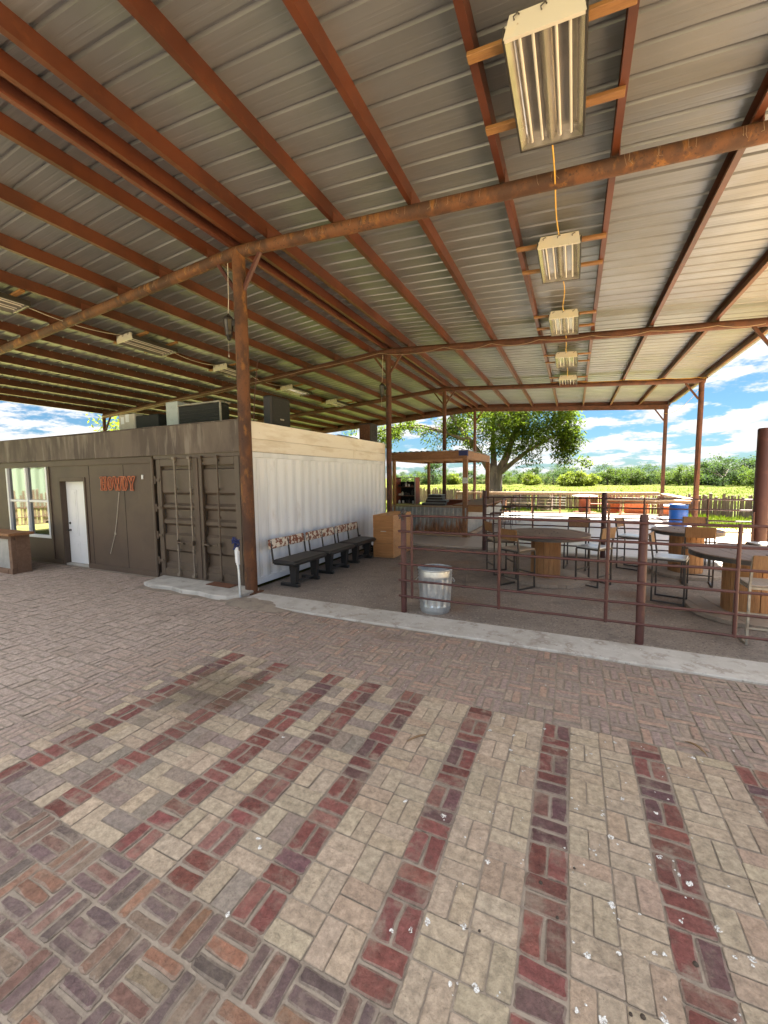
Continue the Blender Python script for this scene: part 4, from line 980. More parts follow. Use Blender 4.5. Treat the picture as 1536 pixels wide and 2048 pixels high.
# ------------------------------------------------------------------ timber bar
bar = thing('timber_bar', 'timber framed outdoor bar with corrugated front and flat tin roof', 'bar', (-4.4, 15, 0))
BX0, BX1, BY0, BY1 = -5.95, -3.16, 13.26, 17.2
for x, y, mt in ((BX0+.17, BY0+.07, 'pine'), (BX1-.08, BY0+.07, 'bar_wood'), (BX1-.08, BY1-.07, 'bar_wood'), (BX0+.17, BY1-.07, 'bar_wood')):
    w_ = .075 if x > -5 else .055
    b_ = MB(); b_.bbox((x-w_, y-w_, .0), (x+w_, y+w_, 2.60), .008); b_.build('post', mt, bar)
for a, c_ in (((BX0-.1, BY0-.02, 2.602), (BX1, BY0+.05, 2.86)), ((BX1-.06, BY0+.052, 2.60), (BX1, BY1, 2.85)), ((BX0-.1, BY1-.05, 2.602), (BX1-.062, BY1+.02, 2.83)), ((BX0-.1, BY0+.052, 2.602), (BX0-.04, BY1-.052, 2.84))):
    b_ = MB(); b_.bbox(a, c_, .006); b_.build('roof_beam', 'bar_wood', bar)
b_ = MB()
for k in range(5): x = BX0+.3+k*.5; b_.bbox((x, BY0+.055, 2.64), (x+.045, BY1-.055, 2.82), .004)
b_.build('joist', 'bar_wood', bar)
b_ = MB(); b_.bbox((BX1-.28, BY0-.026, 2.70), (BX1+.004, BY0-.021, 2.87), .002); b_.bbox((BX1+.001, BY0-.02, 2.68), (BX1+.006, BY0+.12, 2.87), .002); b_.build('corner_bracket', 'blue_rag', bar)
pf = []; x = BX0-.16
while x < BX1+.02: pf.append((x, 2.885+.018*math.sin((x-BX0)*2*math.pi/.20))); x += .0166
b_ = MB(); b_.strip(pf, [BY0-.08, BY1+.06], 'y'); b_.build('roof_sheet', 'galv_panel', bar)
# corrugated front with rust creeping up from the ground
mt, t, b = base('bar_tin')
v = coords(t, rnd=False); sp3 = nn(t, 'ShaderNodeSeparateXYZ'); tcx = nn(t, 'ShaderNodeTexCoord'); t.links.new(tcx.outputs['Object'], sp3.inputs[0])
hh = mth(t, 'ADD', sp3.outputs[2], mth(t, 'MULTIPLY', mth(t, 'SUBTRACT', noise(t, coords(t, (6, 6, 1), rnd=False), 1.6, 4), .5), .35)); hh = mth(t, 'SUBTRACT', hh, mth(t, 'MULTIPLY', sp3.outputs[0], .10))
rm = nn(t, 'ShaderNodeMapRange', interpolation_type='SMOOTHSTEP'); t.links.new(hh, rm.inputs[0]); rm.inputs[1].default_value = .22; rm.inputs[2].default_value = .60; rm.inputs[3].default_value = 1; rm.inputs[4].default_value = 0
t.links.new(mixc(t, rm.outputs[0], mixc(t, noise(t, v, 5, 4), (.30, .31, .30), (.42, .43, .42)), mixc(t, noise(t, v, 9, 4), (.20, .085, .035), (.32, .15, .065))), b.inputs['Base Color'])
mr = nn(t, 'ShaderNodeMath', operation='MULTIPLY_ADD'); t.links.new(rm.outputs[0], mr.inputs[0]); mr.inputs[1].default_value = -.5; mr.inputs[2].default_value = .5; t.links.new(mr.outputs[0], b.inputs['Metallic']); b.inputs['Roughness'].default_value = .5
pf = []; x = BX0+.04
while x < BX1-.14:
    for dx, dy in ((0, 0), (.05, 0), (.07, -.028), (.11, -.028), (.13, 0)): pf.append((x+dx, BY0+.02+dy))
    x += .145
b_ = MB(); b_.strip(pf, [.16, .99], 'z'); b_.build('tin_front', 'bar_tin', bar)
b_ = MB(); b_.bbox((BX0, BY0-.02, .02), (BX1-.16, BY0+.10, .155), .006); b_.bbox((BX1+.01, BY0+.0, .02), (BX1+.10, BY1, .155), .006); b_.build('base_board', 'ledge_wood', bar)
b_ = MB(); b_.bbox((BX0-.02, BY0-.06, 1.002), (BX1-.15, BY0+.36, 1.045), .006); b_.build('counter', 'ledge_wood', bar)
b_ = MB(); b_.bbox((BX1-.50, BY0+.02, 1.047), (BX1+.58, 20.2, 1.09), .006); b_.build('bar_top', 'bar_wood', bar)
b_ = MB(); b_.bbox((BX1+.03, BY0+.0, .86), (BX1+.56, BY0+.045, 1.045), .006); b_.build('apron', 'pine', bar)
b_ = MB(); 
pf = []; y = BY0+.1
while y < 20.0: pf += [(BX1+.01, y), (BX1+.01, y+.05), (BX1+.035, y+.07), (BX1+.035, y+.11), (BX1+.01, y+.13)]; y += .15
b_.strip(pf, [.16, 1.04], 'z'); b_.build('tin_side', 'galv_panel', bar)
for y in (15.2, 17.5, 19.9):
    b_ = MB(); b_.add([(BX1+.04, y-.03, .72), (BX1+.04, y+.03, .72), (BX1+.04, y-.03, 1.04), (BX1+.04, y+.03, 1.04), (BX1+.52, y-.03, 1.04), (BX1+.52, y+.03, 1.04)], [(0, 2, 4), (1, 5, 3), (0, 1, 3, 2), (2, 3, 5, 4), (0, 4, 5, 1)]); b_.build('bar_bracket', 'pine', bar)
b_ = MB(); b_.bbox((BX0+.2, BY1-.2, .0), (BX1-.55, BY1-.1, 1.02), .006); b_.bbox((BX0+.2, BY1-.5, 1.022), (BX1-.55, BY1-.05, 1.06), .006); b_.build('back_counter', 'red_wood', bar)
sg_ = thing('notice_sign', 'small white paper notice fixed to the bar corner post', 'sign', (BX1-.08, BY0-.01, 1.9))
b_ = MB(); b_.bbox((BX1-.155, BY0-.022, 1.80), (BX1+.025, BY0-.008, 1.98), .003); b_.build('board', 'white_paint', sg_)
b_ = MB()
for k in range(5): b_.box((BX1-.135, BY0-.0245, 1.945-k*.028), (BX1+.0-.03*(k % 2), BY0-.0225, 1.952-k*.028))
b_.build('text_line', 'dark_steel', sg_)
# back bar cabinet of cluttered shelves
sh_ = thing('shelf_cabinet', 'dark open shelf cabinet of bottles standing on the bar counter', 'shelf', (-5.45, 13.9, 1.045))
SX0, SX1, SY = -5.87, -5.09, 13.62
b_ = MB(); b_.bbox((SX0, SY, 1.046), (SX0+.04, SY+.45, 2.01), .004); b_.build('side', 'red_wood', sh_)
b_ = MB(); b_.bbox((SX1-.04, SY, 1.046), (SX1, SY+.45, 2.01), .004); b_.build('side', 'red_wood', sh_)
b_ = MB(); b_.bbox((SX1-.043, SY-.012, 1.046), (SX1+.003, SY-.001, 2.01), .002); b_.bbox((SX0-.003, SY-.012, 1.046), (SX0+.043, SY-.001, 2.01), .002); b_.build('edge_trim', 'pale_steel', sh_)
b_ = MB(); b_.box((SX0+.041, SY+.43, 1.05), (SX1-.041, SY+.45, 1.86)); b_.build('back_panel', 'dark_void', sh_)
for z in (1.05, 1.34, 1.66, 1.985):
    b_ = MB(); b_.bbox((SX0+.041, SY+.005, z), (SX1-.041, SY+.429, z+.022), .003); b_.build('shelf', 'old_wood', sh_)
cols = ['dark_steel', 'white_paint', 'cream_board', 'old_wood', 'black_trim', 'galv']
lbl = {'dark_steel': 'dark', 'white_paint': 'white', 'cream_board': 'cream', 'old_wood': 'brown', 'black_trim': 'black', 'galv': 'metal'}
k = 0
for zi, z in enumerate((1.072, 1.362, 1.682)):
    x = SX0+.10
    while x < SX1-.09:
        r = random.uniform(.028, .045); h = random.uniform(.10, .22); m_ = random.choice(cols)
        b_ = MB()
        if k % 3 == 0: b_.lathe([(r, 0), (r, h*.65), (r*.35, h*.82), (r*.35, h)], (x, SY+.12+random.uniform(0, .1), z), 12)
        else: b_.lathe([(r, 0), (r*1.1, h*.3), (r*1.1, h*.55), (r*.9, h*.6)], (x, SY+.12+random.uniform(0, .1), z), 12)
        tag(b_.build('bottle' if k % 3 == 0 else 'jar', m_), ('%s %s on the %s shelf of the dark bar cabinet' % (lbl[m_], 'bottle' if k % 3 == 0 else 'jar', ('bottom', 'middle', 'top')[zi])), 'bottle' if k % 3 == 0 else 'jar', 'bottles and jars in the shelf cabinet')
        x += r*2+random.uniform(.02, .07); k += 1
tl = ['lowest long flat black tray lying on the bar counter', 'second flat black tray in the stack on the bar', 'third flat black tray, pushed left on the bar stack', 'topmost short black tray of the stack on the bar']
for k, (x0, x1, y0, z) in enumerate(((-4.78, -3.98, 13.36, 1.047), (-4.68, -3.95, 13.48, 1.135), (-4.66, -4.12, 13.60, 1.225), (-4.64, -4.16, 13.70, 1.315))):
    t_ = thing('tray', tl[k], 'tray', (x0, y0, z), 0, 'black trays stacked on the bar')
    rr = Matrix.Rotation(R(8-3*k), 3, 'Z'); b_ = MB(); b_.bbox((x0, y0, z), (x1, y0+.45, z+.072), .008, rr); b_.build('body', 'black_trim', t_)
    b_ = MB(); b_.bbox((x0-.005, y0-.005, z+.0725), (x1+.005, y0+.455, z+.084), .004, rr); b_.build('lid', 'cooler_grey', t_)
# stools along the bar side
def make_bar_chair():
    t = thing('bar_chair', 'chair', 'stool')
    b_ = MB(); b_.bbox((-.2, -.2, .70), (.2, .2, .74), .012); b_.build('seat', 'stool_red', t, world=False)
    b_ = MB(); b_.bbox((-.2, -.235, .98), (.2, -.205, 1.22), .012); b_.build('backrest', 'stool_red', t, world=False)
    for sx in (-1, 1):
        for sy_ in (-1, 1):
            b_ = MB(); b_.tube([(sx*.22, sy_*.22, 0), (sx*.18, sy_*.18, .70)], .013, 6); b_.build('leg', 'dark_steel', t, world=False)
        b_ = MB(); b_.tube([(sx*.17, -.19, .70), (sx*.17, -.215, 1.18)], .012, 6); b_.build('upright', 'dark_steel', t, world=False)
    b_ = MB()
    for p, q in (((-.2, -.2), (.2, -.2)), ((.2, -.2), (.2, .2)), ((.2, .2), (-.2, .2)), ((-.2, .2), (-.2, -.2))): b_.tube([(*p, .25), (*q, .25)], .010, 6)
    b_.build('footrest', 'dark_steel', t, world=False)
    return t
bc = make_bar_chair()
for k, (x, y, lab) in enumerate(((-2.42, 14.6, 'dark red bar chair nearest along the bar side'), (-2.35, 16.0, 'second dark red bar chair along the bar side'), (-2.4, 17.4, 'third dark red bar chair along the bar side'), (-2.36, 18.8, 'farthest dark red bar chair along the bar side'))):
    put(bc if k == 0 else copy_tree(bc), (x, y, .012), facing(-1, (.1, -.15, .2, 0)[k]), lab, 'dark red chairs at the bar')

# ------------------------------------------------------------------ ledges around the far end of the patio
def ledge(label, p, q, z, wd, legs):
    t = thing('drink_ledge', label, 'ledge', (*p, 0))
    b_ = MB(); b_.beam((*p, z), (*q, z), wd, .045); b_.build('top', 'ledge_wood', t)
    b_ = MB(); b_.beam((*p, z-.10), (*q, z-.07), .04, .085); b_.build('apron', 'ledge_dark', t)
    for f in legs:
        x, y = p[0]+(q[0]-p[0])*f, p[1]+(q[1]-p[1])*f; b_ = MB(); b_.beam((x, y, 0), (x, y, z-.16), .07, .07, (0, 1, 0)); b_.build('leg', 'bar_wood', t)
ledge('long wooden drink ledge along the far end of the patio', (-6.2, 23.44), (3.72, 23.44), 1.14, .30, (.0, .14, .28, .42, .56, .70, .84))
ledge('wooden ledge joining the two far right pavilion posts', (3.85, 17.5), (3.85, 23.3), 1.10, .26, (.3, .6))
ledge('narrow plank table across the middle of the patio', (1.05, 17.4), (3.70, 17.4), 1.09, .36, (.06, .5))

# ------------------------------------------------------------------ far yard: barrel, tables, bins
bb = thing('blue_barrel', 'bright blue plastic barrel beside the far right post', 'barrel', (3.52, 18.2, .012))
b_ = MB(); b_.lathe([(.25, 0), (.285, .03), (.29, .25), (.297, .30), (.297, .33), (.29, .38), (.29, .58), (.297, .63), (.29, .68), (.287, .84), (.27, .89)], n=28); b_.build('body', 'blue_plastic', bb, world=False)
b_ = MB(); b_.lathe([(.295, .85), (.302, .87), (.302, .90), (.29, .91), (.275, .885), (0, .885)], n=28, caps=False); b_.build('rim', 'blue_plastic', bb, world=False)
def at(x, y, z=0.0):
    d_ = rgt*0 + (r2*((x-768)/F) + d2*((y-1024)/F) + fwd); t_ = (z-2)/d_.z; return Vector((0, 0, 2))+d_*t_
def yard_spool(lab, x, y, R_, h, mt, mt2):
    t = thing('yard_spool', lab, 'table', (x, y, -.03)); b_ = MB(); b_.lathe([(R_, h-.05), (R_, h), (0, h)], n=24); b_.lathe([(R_, 0), (R_, .05), (.28, .05), (.28, h-.05)], n=24)
    b_ = MB(); b_.lathe([(R_, h-.05), (R_, h), (0, h+.001)], n=24); b_.build('tabletop', mt2, t, world=False)
    b_ = MB(); b_.lathe([(R_*.97, 0), (R_*.97, .05), (.30, .051), (.30, h-.051)], n=20); b_.build('drum', mt, t, world=False)
yard_spool('red spool table with white top on grass beyond the patio', .55, 25.0, .62, .95, 'red_wood', 'white_paint')
yard_spool('low orange spool table on grass right of the white topped one', 2.0, 25.2, .55, .80, 'orange_plastic', 'ledge_wood')
pt = thing('picnic_table', 'dark red picnic table standing before the picket fence', 'picnic table', (1.45, 26.6, -.03))
b_ = MB()
for k in range(5): b_.bbox((-.9, -.36+k*.145, .72), (.9, -.36+k*.145+.135, .76), .004)
b_.build('tabletop', 'red_wood', pt, world=False)
for s in (-1, 1):
    b_ = MB(); b_.bbox((-.9, s*.68-.13, .42), (.9, s*.68+.13, .46), .004); b_.build('bench_plank', 'red_wood', pt, world=False)
    b_ = MB()
    for q in (-1, 1): b_.beam((s*.65, q*.22, .72), (s*.65, q*.62, 0), .09, .04, (1, 0, 0))
    b_.beam((s*.65, -.7, .40), (s*.65, .7, .40), .04, .09); b_.build('leg_frame', 'red_wood', pt, world=False)
def bin_(lab, x, y, wx, wy, h, mt, rz=0, lid='white_paint'):
    t = thing('planter_box', lab, 'box', (x, y, -.03), rz)
    b_ = MB(); b_.bbox((-wx/2, -wy/2, 0), (wx/2, wy/2, h), .02)
    b_.build('body', mt, t, world=False)
    b_ = MB(); b_.bbox((-wx/2-.04, -wy/2-.04, h+.001), (wx/2+.04, wy/2+.04, h+.06), .015); b_.build('rim', lid, t, world=False)
    b_ = MB()
    for k in range(5): b_.bbox((-wx/2+wx*(k+.35)/5, -wy/2-.012, .06), (-wx/2+wx*(k+.65)/5, -wy/2-.0005, h-.06), .004)
    b_.build('slat', mt, t, world=False)
bin_('large orange slatted box on grass beyond the patio', 2.95, 24.55, 1.0, .9, .72, 'orange_plastic', R(-12), 'red_wood')
bin_('small orange box with pale rim beside the blue barrel', 4.35, 24.0, .85, .6, .50, 'orange_plastic', R(-8))
ps = thing('timber_steps', 'stack of weathered timber steps before the picket fence', 'steps', (-1.55, 26.4, -.03))
for k in range(5):
    b_ = MB(); b_.bbox((-.42, -.5+k*.14, .05+k*.19), (.42, -.5+k*.14+.28, .09+k*.19), .004); b_.build('tread', 'ledge_wood', ps, world=False)
for s in (-1, 1):
    b_ = MB(); b_.beam((s*.40, -.6, 0), (s*.40, .2, 1.0), .04, .12); b_.build('stringer', 'old_wood', ps, world=False)
cp = thing('wire_panel', 'pale welded wire stock panel leaning before the picket fence', 'panel', (-2.0, 27.0, 0))
b_ = MB()
for k in range(6): b_.tube([(-3.4, 27.1, .25+k*.16), (-.4, 26.6, .25+k*.16)], .014, 5)
b_.build('wire', 'pale_steel', cp)
b_ = MB()
for k in range(9): f_ = k/8; b_.tube([(-3.4+3*f_, 27.1-.5*f_, 0), (-3.4+3*f_, 27.1-.5*f_, 1.10)], .014, 5)
b_.build('bar', 'pale_steel', cp)
cp = thing('wire_panel', 'pale welded wire stock panel right of the picnic table', 'panel', (3.0, 25.6, 0))
b_ = MB()
for k in range(5): b_.tube([(2.2, 25.9, .3+k*.16), (4.3, 25.1, .3+k*.16)], .014, 5)
b_.build('wire', 'pale_steel', cp)
b_ = MB()
for k in range(7): f_ = k/6; b_.tube([(2.2+2.1*f_, 25.9-.8*f_, 0), (2.2+2.1*f_, 25.9-.8*f_, 1.0)], .014, 5)
b_.build('bar', 'pale_steel', cp)
bn2 = thing('plank_bench', 'low pale plank bench on grass left of the timber steps', 'bench', (-2.9, 25.6, -.03))
b_ = MB(); b_.bbox((-.8, -.15, .42), (.8, .15, .46), .004); b_.build('seat', 'ledge_wood', bn2, world=False)
for s in (-1, 1):
    b_ = MB(); b_.beam((s*.6, -.12, 0), (s*.35, .1, .42), .05, .05); b_.beam((s*.35, -.12, 0), (s*.6, .1, .42), .05, .05); b_.build('leg', 'black_steel', bn2, world=False)

# picket fence of rough cedar stays
def pickets(label, p, q, h0, h1, gap, seed, clump, mt='picket_wood'):
    rnd = random.Random(seed); t = thing('picket_fence', label, 'fence', (*p, 0)); P, Q = Vector((*p, 0)), Vector((*q, 0)); ln = (Q-P).length; dr_ = (Q-P).normalized(); nrm = Vector((-dr_.y, dr_.x, 0))
    b_ = MB(); s = 0
    while s < ln:
        wd = rnd.uniform(.05, .15); h = (h0+(h1-h0)*s/ln)*rnd.uniform(.86, 1.1); c_ = P+dr_*(s+wd/2)+nrm*rnd.uniform(-.03, .03)
        lean = rnd.uniform(-.03, .03); vs = []
        for z, k in ((-.05, 1), (h*.5, .96), (h, .82)):
            for a, b__ in ((-1, -1), (1, -1), (1, 1), (-1, 1)): vs.append(c_+dr_*(a*wd/2*k+lean*z)+nrm*(b__*.03*k)+Vector((0, 0, z+(a*rnd.uniform(-.02, .03) if z == h else 0))))
        b_.add(vs, [(0, 1, 5, 4), (1, 2, 6, 5), (2, 3, 7, 6), (3, 0, 4, 7), (4, 5, 9, 8), (5, 6, 10, 9), (6, 7, 11, 10), (7, 4, 8, 11), (8, 9, 10, 11)])
        s += wd+(rnd.uniform(.0, gap) if rnd.random() > clump else 0.004)
    b_.build('pickets', mt, t)
    for z in (.35, .78):
        b_ = MB(); b_.tube([P+nrm*.05+Vector((0, 0, z)), Q+nrm*.05+Vector((0, 0, z))], .022, 6); b_.build('stringer', 'old_wood', t)
pickets('rough cedar picket fence crossing behind the patio and big tree', (-24, 38.2), (3.6, 25.6), 1.16, .98, .07, 5, .5)
pickets('rough cedar picket fence with bright gaps at far right', (3.75, 25.5), (16, 20.0), 1.0, .95, .055, 9, .45, 'picket_shaded')
pickets('rough cedar picket fence behind the camera, mirrored in window', (-24.5, 7), (-21.5, -9), 1.5, 1.5, .08, 12, .5)
brn = thing('metal_barn', 'pale green metal barn left of camera, seen only in window glass', 'barn', (-42, -8, 0))
b_ = MB(); pf = [(-40+(.04 if k % 2 else 0), -26+k*.3) for k in range(115)]; b_.strip(pf, [0, 4.6], 'z'); b_.box((-52, -26, 0), (-40.1, 8.4, 4.5)); b_.build('wall', 'barn_green', brn)
b_ = MB(); b_.beam((-46, -26.5, 5.4), (-46, 9, 5.4), 13, .12); b_.beam((-39.8, -26.5, 4.7), (-39.8, 9, 4.7), .3, .5); b_.build('roof', 'galv_panel', brn)

# ------------------------------------------------------------------ left counter, slab, standpipe
lc = thing('counter', 'wood framed counter with grey tin panel cut by left edge', 'counter', (-11.7, 4.6, 0))
b_ = MB(); b_.bbox((-13.4, 4.54, .0), (-11.0, 4.61, .10), .006); b_.bbox((-13.4, 4.54, .76), (-11.0, 4.61, .84), .006)
for x in (-13.4, -12.2, -11.12): b_.bbox((x, 4.535, .101), (x+.12, 4.612, .759), .006)
b_.bbox((-11.05, 4.613, .0), (-11.0, 4.88, .84), .006); b_.build('frame', 'old_wood', lc)
b_ = MB(); b_.bbox((-13.5, 4.47, .842), (-10.92, 4.94, .895), .006); b_.build('top', 'bar_wood', lc)
b_ = MB(); pf = []; x = -13.28
while x < -11.08: pf.append((x, 4.582+.008*math.sin(x*2*math.pi/.068))); x += .011
b_.strip(pf, [.10, .76], 'z'); b_.build('tin_panel', 'galv_panel', lc)
b_ = MB(); b_.bbox((-11.14, 4.515, 0), (-10.98, 4.5345, .12), .004); b_.bbox((-13.4, 4.51, 0), (-11.15, 4.5345, .09), .004); b_.build('skirting', 'old_wood', lc)
# broken slab before the cargo doors
b_ = MB(); pl = [(-7.62, 5.58), (-7.48, 5.06), (-7.1, 4.98), (-6.7, 5.02), (-6.3, 4.93), (-5.9, 4.96), (-5.5, 4.90), (-5.18, 4.93), (-5.06, 5.1), (-5.08, 5.58)]
n = len(pl); vs = [(x, y, -.05) for x, y in pl]+[(x+jit(.01), y+(.0 if y > 5.5 else jit(.02)), .045) for x, y in pl]+[(x+(.03 if x < -6.3 else -.02), y+(.0 if y > 5.5 else .03), .062) for x, y in pl]
b_.add(vs, [(i, (i+1) % n, n+(i+1) % n, n+i) for i in range(n)]+[(n+i, n+(i+1) % n, 2*n+(i+1) % n, 2*n+i) for i in range(n)]+[tuple(range(2*n, 3*n))])
tag(b_.build('door_slab', 'slab'), 'cracked grey concrete slab on the paving below the cargo doors', 'slab')
b_ = MB(); b_.bbox((-6.15, 5.34, .064), (-5.55, 5.56, .076), .004, Matrix.Rotation(R(-2), 3, 'Z')); tag(b_.build('scrap_plate', 'rust_mat'), 'small rusty brown plate lying on the slab at the doors', 'plate')
st = thing('standpipe', 'thin galvanised pipe with blue rag top leaning before the doors', 'pipe', (-5.08, 5.12, 0))
b_ = MB(); b_.tube([(-5.06, 5.10, -.05), (-5.10, 5.13, .45), (-5.13, 5.14, .62)], .021, 10); b_.build('pipe', 'galv', st)
b_ = MB(); b_.tube([(-5.13, 5.14, .60), (-5.155, 5.15, .86)], .034, 10); b_.bbox((-5.14, 5.11, .56), (-5.10, 5.17, .80), .008); b_.build('sleeve', 'white_paint', st)
b_ = MB()
for k in range(22):
    a = random.uniform(0, 6.28); r = random.uniform(.01, .05); z = random.uniform(.82, 1.0); p = Vector((-5.165+r*math.cos(a), 5.15+r*math.sin(a), z))
    b_.tube([p, p+Vector((jit(.04), jit(.04), jit(.05))), p+Vector((jit(.07), jit(.05), jit(.08)))], [.018, .015, .006], 6)
b_.build('rag', 'blue_rag', st)
# litter
for k, (px, py, lab) in enumerate(((835, 1480, 'curved dry seed pod lying on the tan pavers'), (1395, 1500, 'thin dark dry leaf lying on a dark brick'))):
    p = at(px, py, .005); b_ = MB(); a = (.9, 2.2)[k]
    b_.tube([p+Vector((math.cos(a)*u*.09, math.sin(a)*u*.09, .010+.02*(1-u*u)))+Vector((-math.sin(a), math.cos(a), 0))*.012*u*u for u in (-1, -.6, -.2, .2, .6, 1)], [.002, .006, .008, .008, .006, .002], 6); tag(b_.build('seed_pod' if k == 0 else 'dry_leaf', 'dry_leaf'), lab, 'leaf')
b_ = MB(); p = at(160, 825, 5.0)
b_.tube(sag((-30, 12, 9.5), (-14, 30, 4.0), 10, .6), .012, 5); tag(b_.build('utility_wire', 'rubber'), 'dark wire crossing the sky left above the brown building', 'wire')

# ------------------------------------------------------------------ trees
def leafmesh(centres, n_per, spread, ll, lw, rnd, name, mt, parent, droop=.3, tintf=None, world=True):
    vs, fs, tint = [], [], []
    for (c_, rr) in centres:
        for k in range(n_per):
            d_ = Vector((rnd.gauss(0, 1), rnd.gauss(0, 1), rnd.gauss(0, .8)))
            p = Vector(c_)+d_.normalized()*rr*(rnd.random()**.5)*spread
            a = rnd.uniform(0, 6.28); dv = Vector((math.cos(a), math.sin(a), rnd.uniform(-.9, .35)-droop)).normalized(); sd = dv.cross(Vector((rnd.gauss(0, .5), rnd.gauss(0, .5), 1))).normalized()
            l, w_ = ll*rnd.uniform(.6, 1.3), lw*rnd.uniform(.7, 1.2); o = len(vs)
            vs += [p, p+dv*l*.5+sd*w_, p+dv*l, p+dv*l*.5-sd*w_]; fs.append((o, o+1, o+2, o+3)); tint.append(rnd.random())
    off = parent_world(parent) if world else Vector()
    me = bpy.data.meshes.new(name); me.from_pydata([tuple(v_-off) for v_ in vs], [], fs)
    at_ = me.attributes.new('tint', 'FLOAT', 'FACE'); at_.data.foreach_set('value', tint); me.materials.append(MATS[mt])
    o = bpy.data.objects.new(name, me); C.objects.link(o); o.parent = parent; return o
rnd = random.Random(7)
big = thing('shade_tree', 'big spreading green tree behind the bar, trunk forking low', 'tree', (-5.5, 31.6, 0))
tb = MB()
def limb(pts, r0, r1):
    n = len(pts); tb.tube(pts, [r0+(r1-r0)*i/(n-1) for i in range(n)], 10)
TX, TY = -5.5, 31.6
tb.tube([(TX, TY, -.1), (TX, TY, .5), (TX+.05, TY, 1.4), (TX+.1, TY, 2.2), (TX+.2, TY, 2.8)], [.85, .66, .56, .52, .44], 14)
limbs = [[(TX+.1, TY, 1.9), (TX-.7, TY-.2, 3.2), (TX-1.6, TY-.6, 4.6), (TX-2.6, TY-1.2, 6.0), (TX-3.6, TY-1.6, 7.6)],
         [(TX+.25, TY, 2.2), (TX+.9, TY-.2, 3.4), (TX+1.3, TY-.3, 4.6), (TX+2.2, TY-.4, 6.4), (TX+2.6, TY, 8.4)],
         [(TX+.35, TY, 2.2), (TX+1.4, TY-.5, 3.0), (TX+2.6, TY-.8, 3.9), (TX+3.9, TY-.9, 4.6), (TX+5.0, TY-.8, 5.0)],
         [(TX, TY, 2.6), (TX-.2, TY+.6, 4.4), (TX-.3, TY+1.2, 6.4), (TX-.1, TY+1.5, 8.6)],
         [(TX-1.6, TY-.6, 4.6), (TX-3.2, TY-1.6, 5.3), (TX-5.0, TY-2.2, 5.9), (TX-6.4, TY-2.6, 5.9), (TX-7.4, TY-2.8, 5.6)],
         [(TX+1.3, TY-.3, 4.6), (TX+.6, TY-1.6, 5.6), (TX+.4, TY-2.4, 6.6)],
         [(TX-3.2, TY-1.6, 5.3), (TX-4.6, TY-3.2, 5.6), (TX-6.5, TY-4.4, 5.6), (TX-8.2, TY-5.0, 5.0)]]
for i, l in enumerate(limbs): limb(l, (.34, .33, .20, .26, .16, .14, .10)[i], .05)
cen = []
for l in limbs:
    P_ = [Vector(p) for p in l]
    for k in range(1, len(P_)):
        for q in range(3):
            c_ = P_[k-1].lerp(P_[k], (q+1)/3)
            if c_.z > 3.4 and (c_.x > TX-3.2 or rnd.random() < .25):
                tw = c_+Vector((rnd.gauss(0, .8), rnd.gauss(0, .8), rnd.gauss(.2, .6))); tb.tube([c_, (c_+tw)/2+Vector((0, 0, .1)), tw], [.05, .03, .012], 5); cen.append((tw, rnd.uniform(.6, 1.0)))
for k in range(100):
    a = rnd.uniform(0, 6.28); e = rnd.uniform(-.25, 1.0); rx = rnd.uniform(.70, 1.0)
    c_ = Vector((TX+.9+4.7*rx*math.cos(a)*math.cos(e*.8), TY-.3+4.8*rx*math.sin(a)*math.cos(e*.8), 6.3+3.2*rx*math.sin(e*1.4)))
    if c_.z < 4.1+.05*abs(c_.x-TX): c_.z = 4.3+rnd.random()
    cen.append((c_, rnd.uniform(.55, 1.05)))
for k in range(46):     # right, sun side mass seen against the sky
    c_ = Vector((TX+rnd.uniform(-.5, 5.3), TY-rnd.uniform(0, 2.5), rnd.uniform(4.0, 7.0))); cen.append((c_, rnd.uniform(.5, .9)))
for k in range(16): cen.append((Vector((TX+5.0+rnd.gauss(0, .5), TY-.8, 4.2+rnd.gauss(0, .6))), .5))
for k in range(13): cen.append((Vector((TX-7.3+rnd.gauss(0, 1.6), TY-3.0+rnd.gauss(0, .8), 5.3+rnd.gauss(0, .45))), .5))
tb.build('trunk', 'bark', big)
leafmesh(cen, 118, 1.2, .34, .052, rnd, 'crown', 'leaf', big)
# left tree seen behind the cooler
t = thing('shade_tree', 'green tree glimpsed behind the cream cooler at left', 'tree', (-23, 15.5, 0)); b_ = MB(); b_.tube([(-23, 15.5, -.1), (-23, 15.5, 2), (-23.1, 15.4, 4.5)], [.3, .24, .12], 8); b_.build('trunk', 'bark', t)
leafmesh([(Vector((-22.9+rnd.gauss(0, .8), 15.4+rnd.gauss(0, .9), 4.3+rnd.gauss(0, .9))), .8) for k in range(22)], 60, 1, .3, .06, rnd, 'crown', 'leaf_bush', t)

# far trees: a handful of individual kinds copied along the edge of the field
def far_tree(w_, h_, mt, seed):
    rn = random.Random(seed); t = thing('tree', 'tree', 'tree'); b_ = MB(); b_.tube([(0, 0, -.3), (.1, 0, h_*.3), (.15, .1, h_*.7)], [.28, .2, .07], 6)
    for k in range(4):
        a = rn.uniform(0, 6.28); b_.tube([(.1, 0, h_*.3), (math.cos(a)*w_*.4, math.sin(a)*w_*.4, h_*.62)], [.12, .04], 5)
    b_.build('trunk', 'bark', t, world=False); cen = []
    for k in range(46):
        a = rn.uniform(0, 6.28); e = rn.uniform(-1.35, 1.25); q = rn.uniform(.6, 1)
        cen.append((Vector((w_*.5*q*math.cos(a)*math.cos(e), w_*.5*q*math.sin(a)*math.cos(e), h_*.50+h_*.45*q*math.sin(e))), w_*rn.uniform(.10, .17)))
    leafmesh(cen, 46, 1.1, .40, .15, rn, 'crown', mt, t, .2, world=False); return t
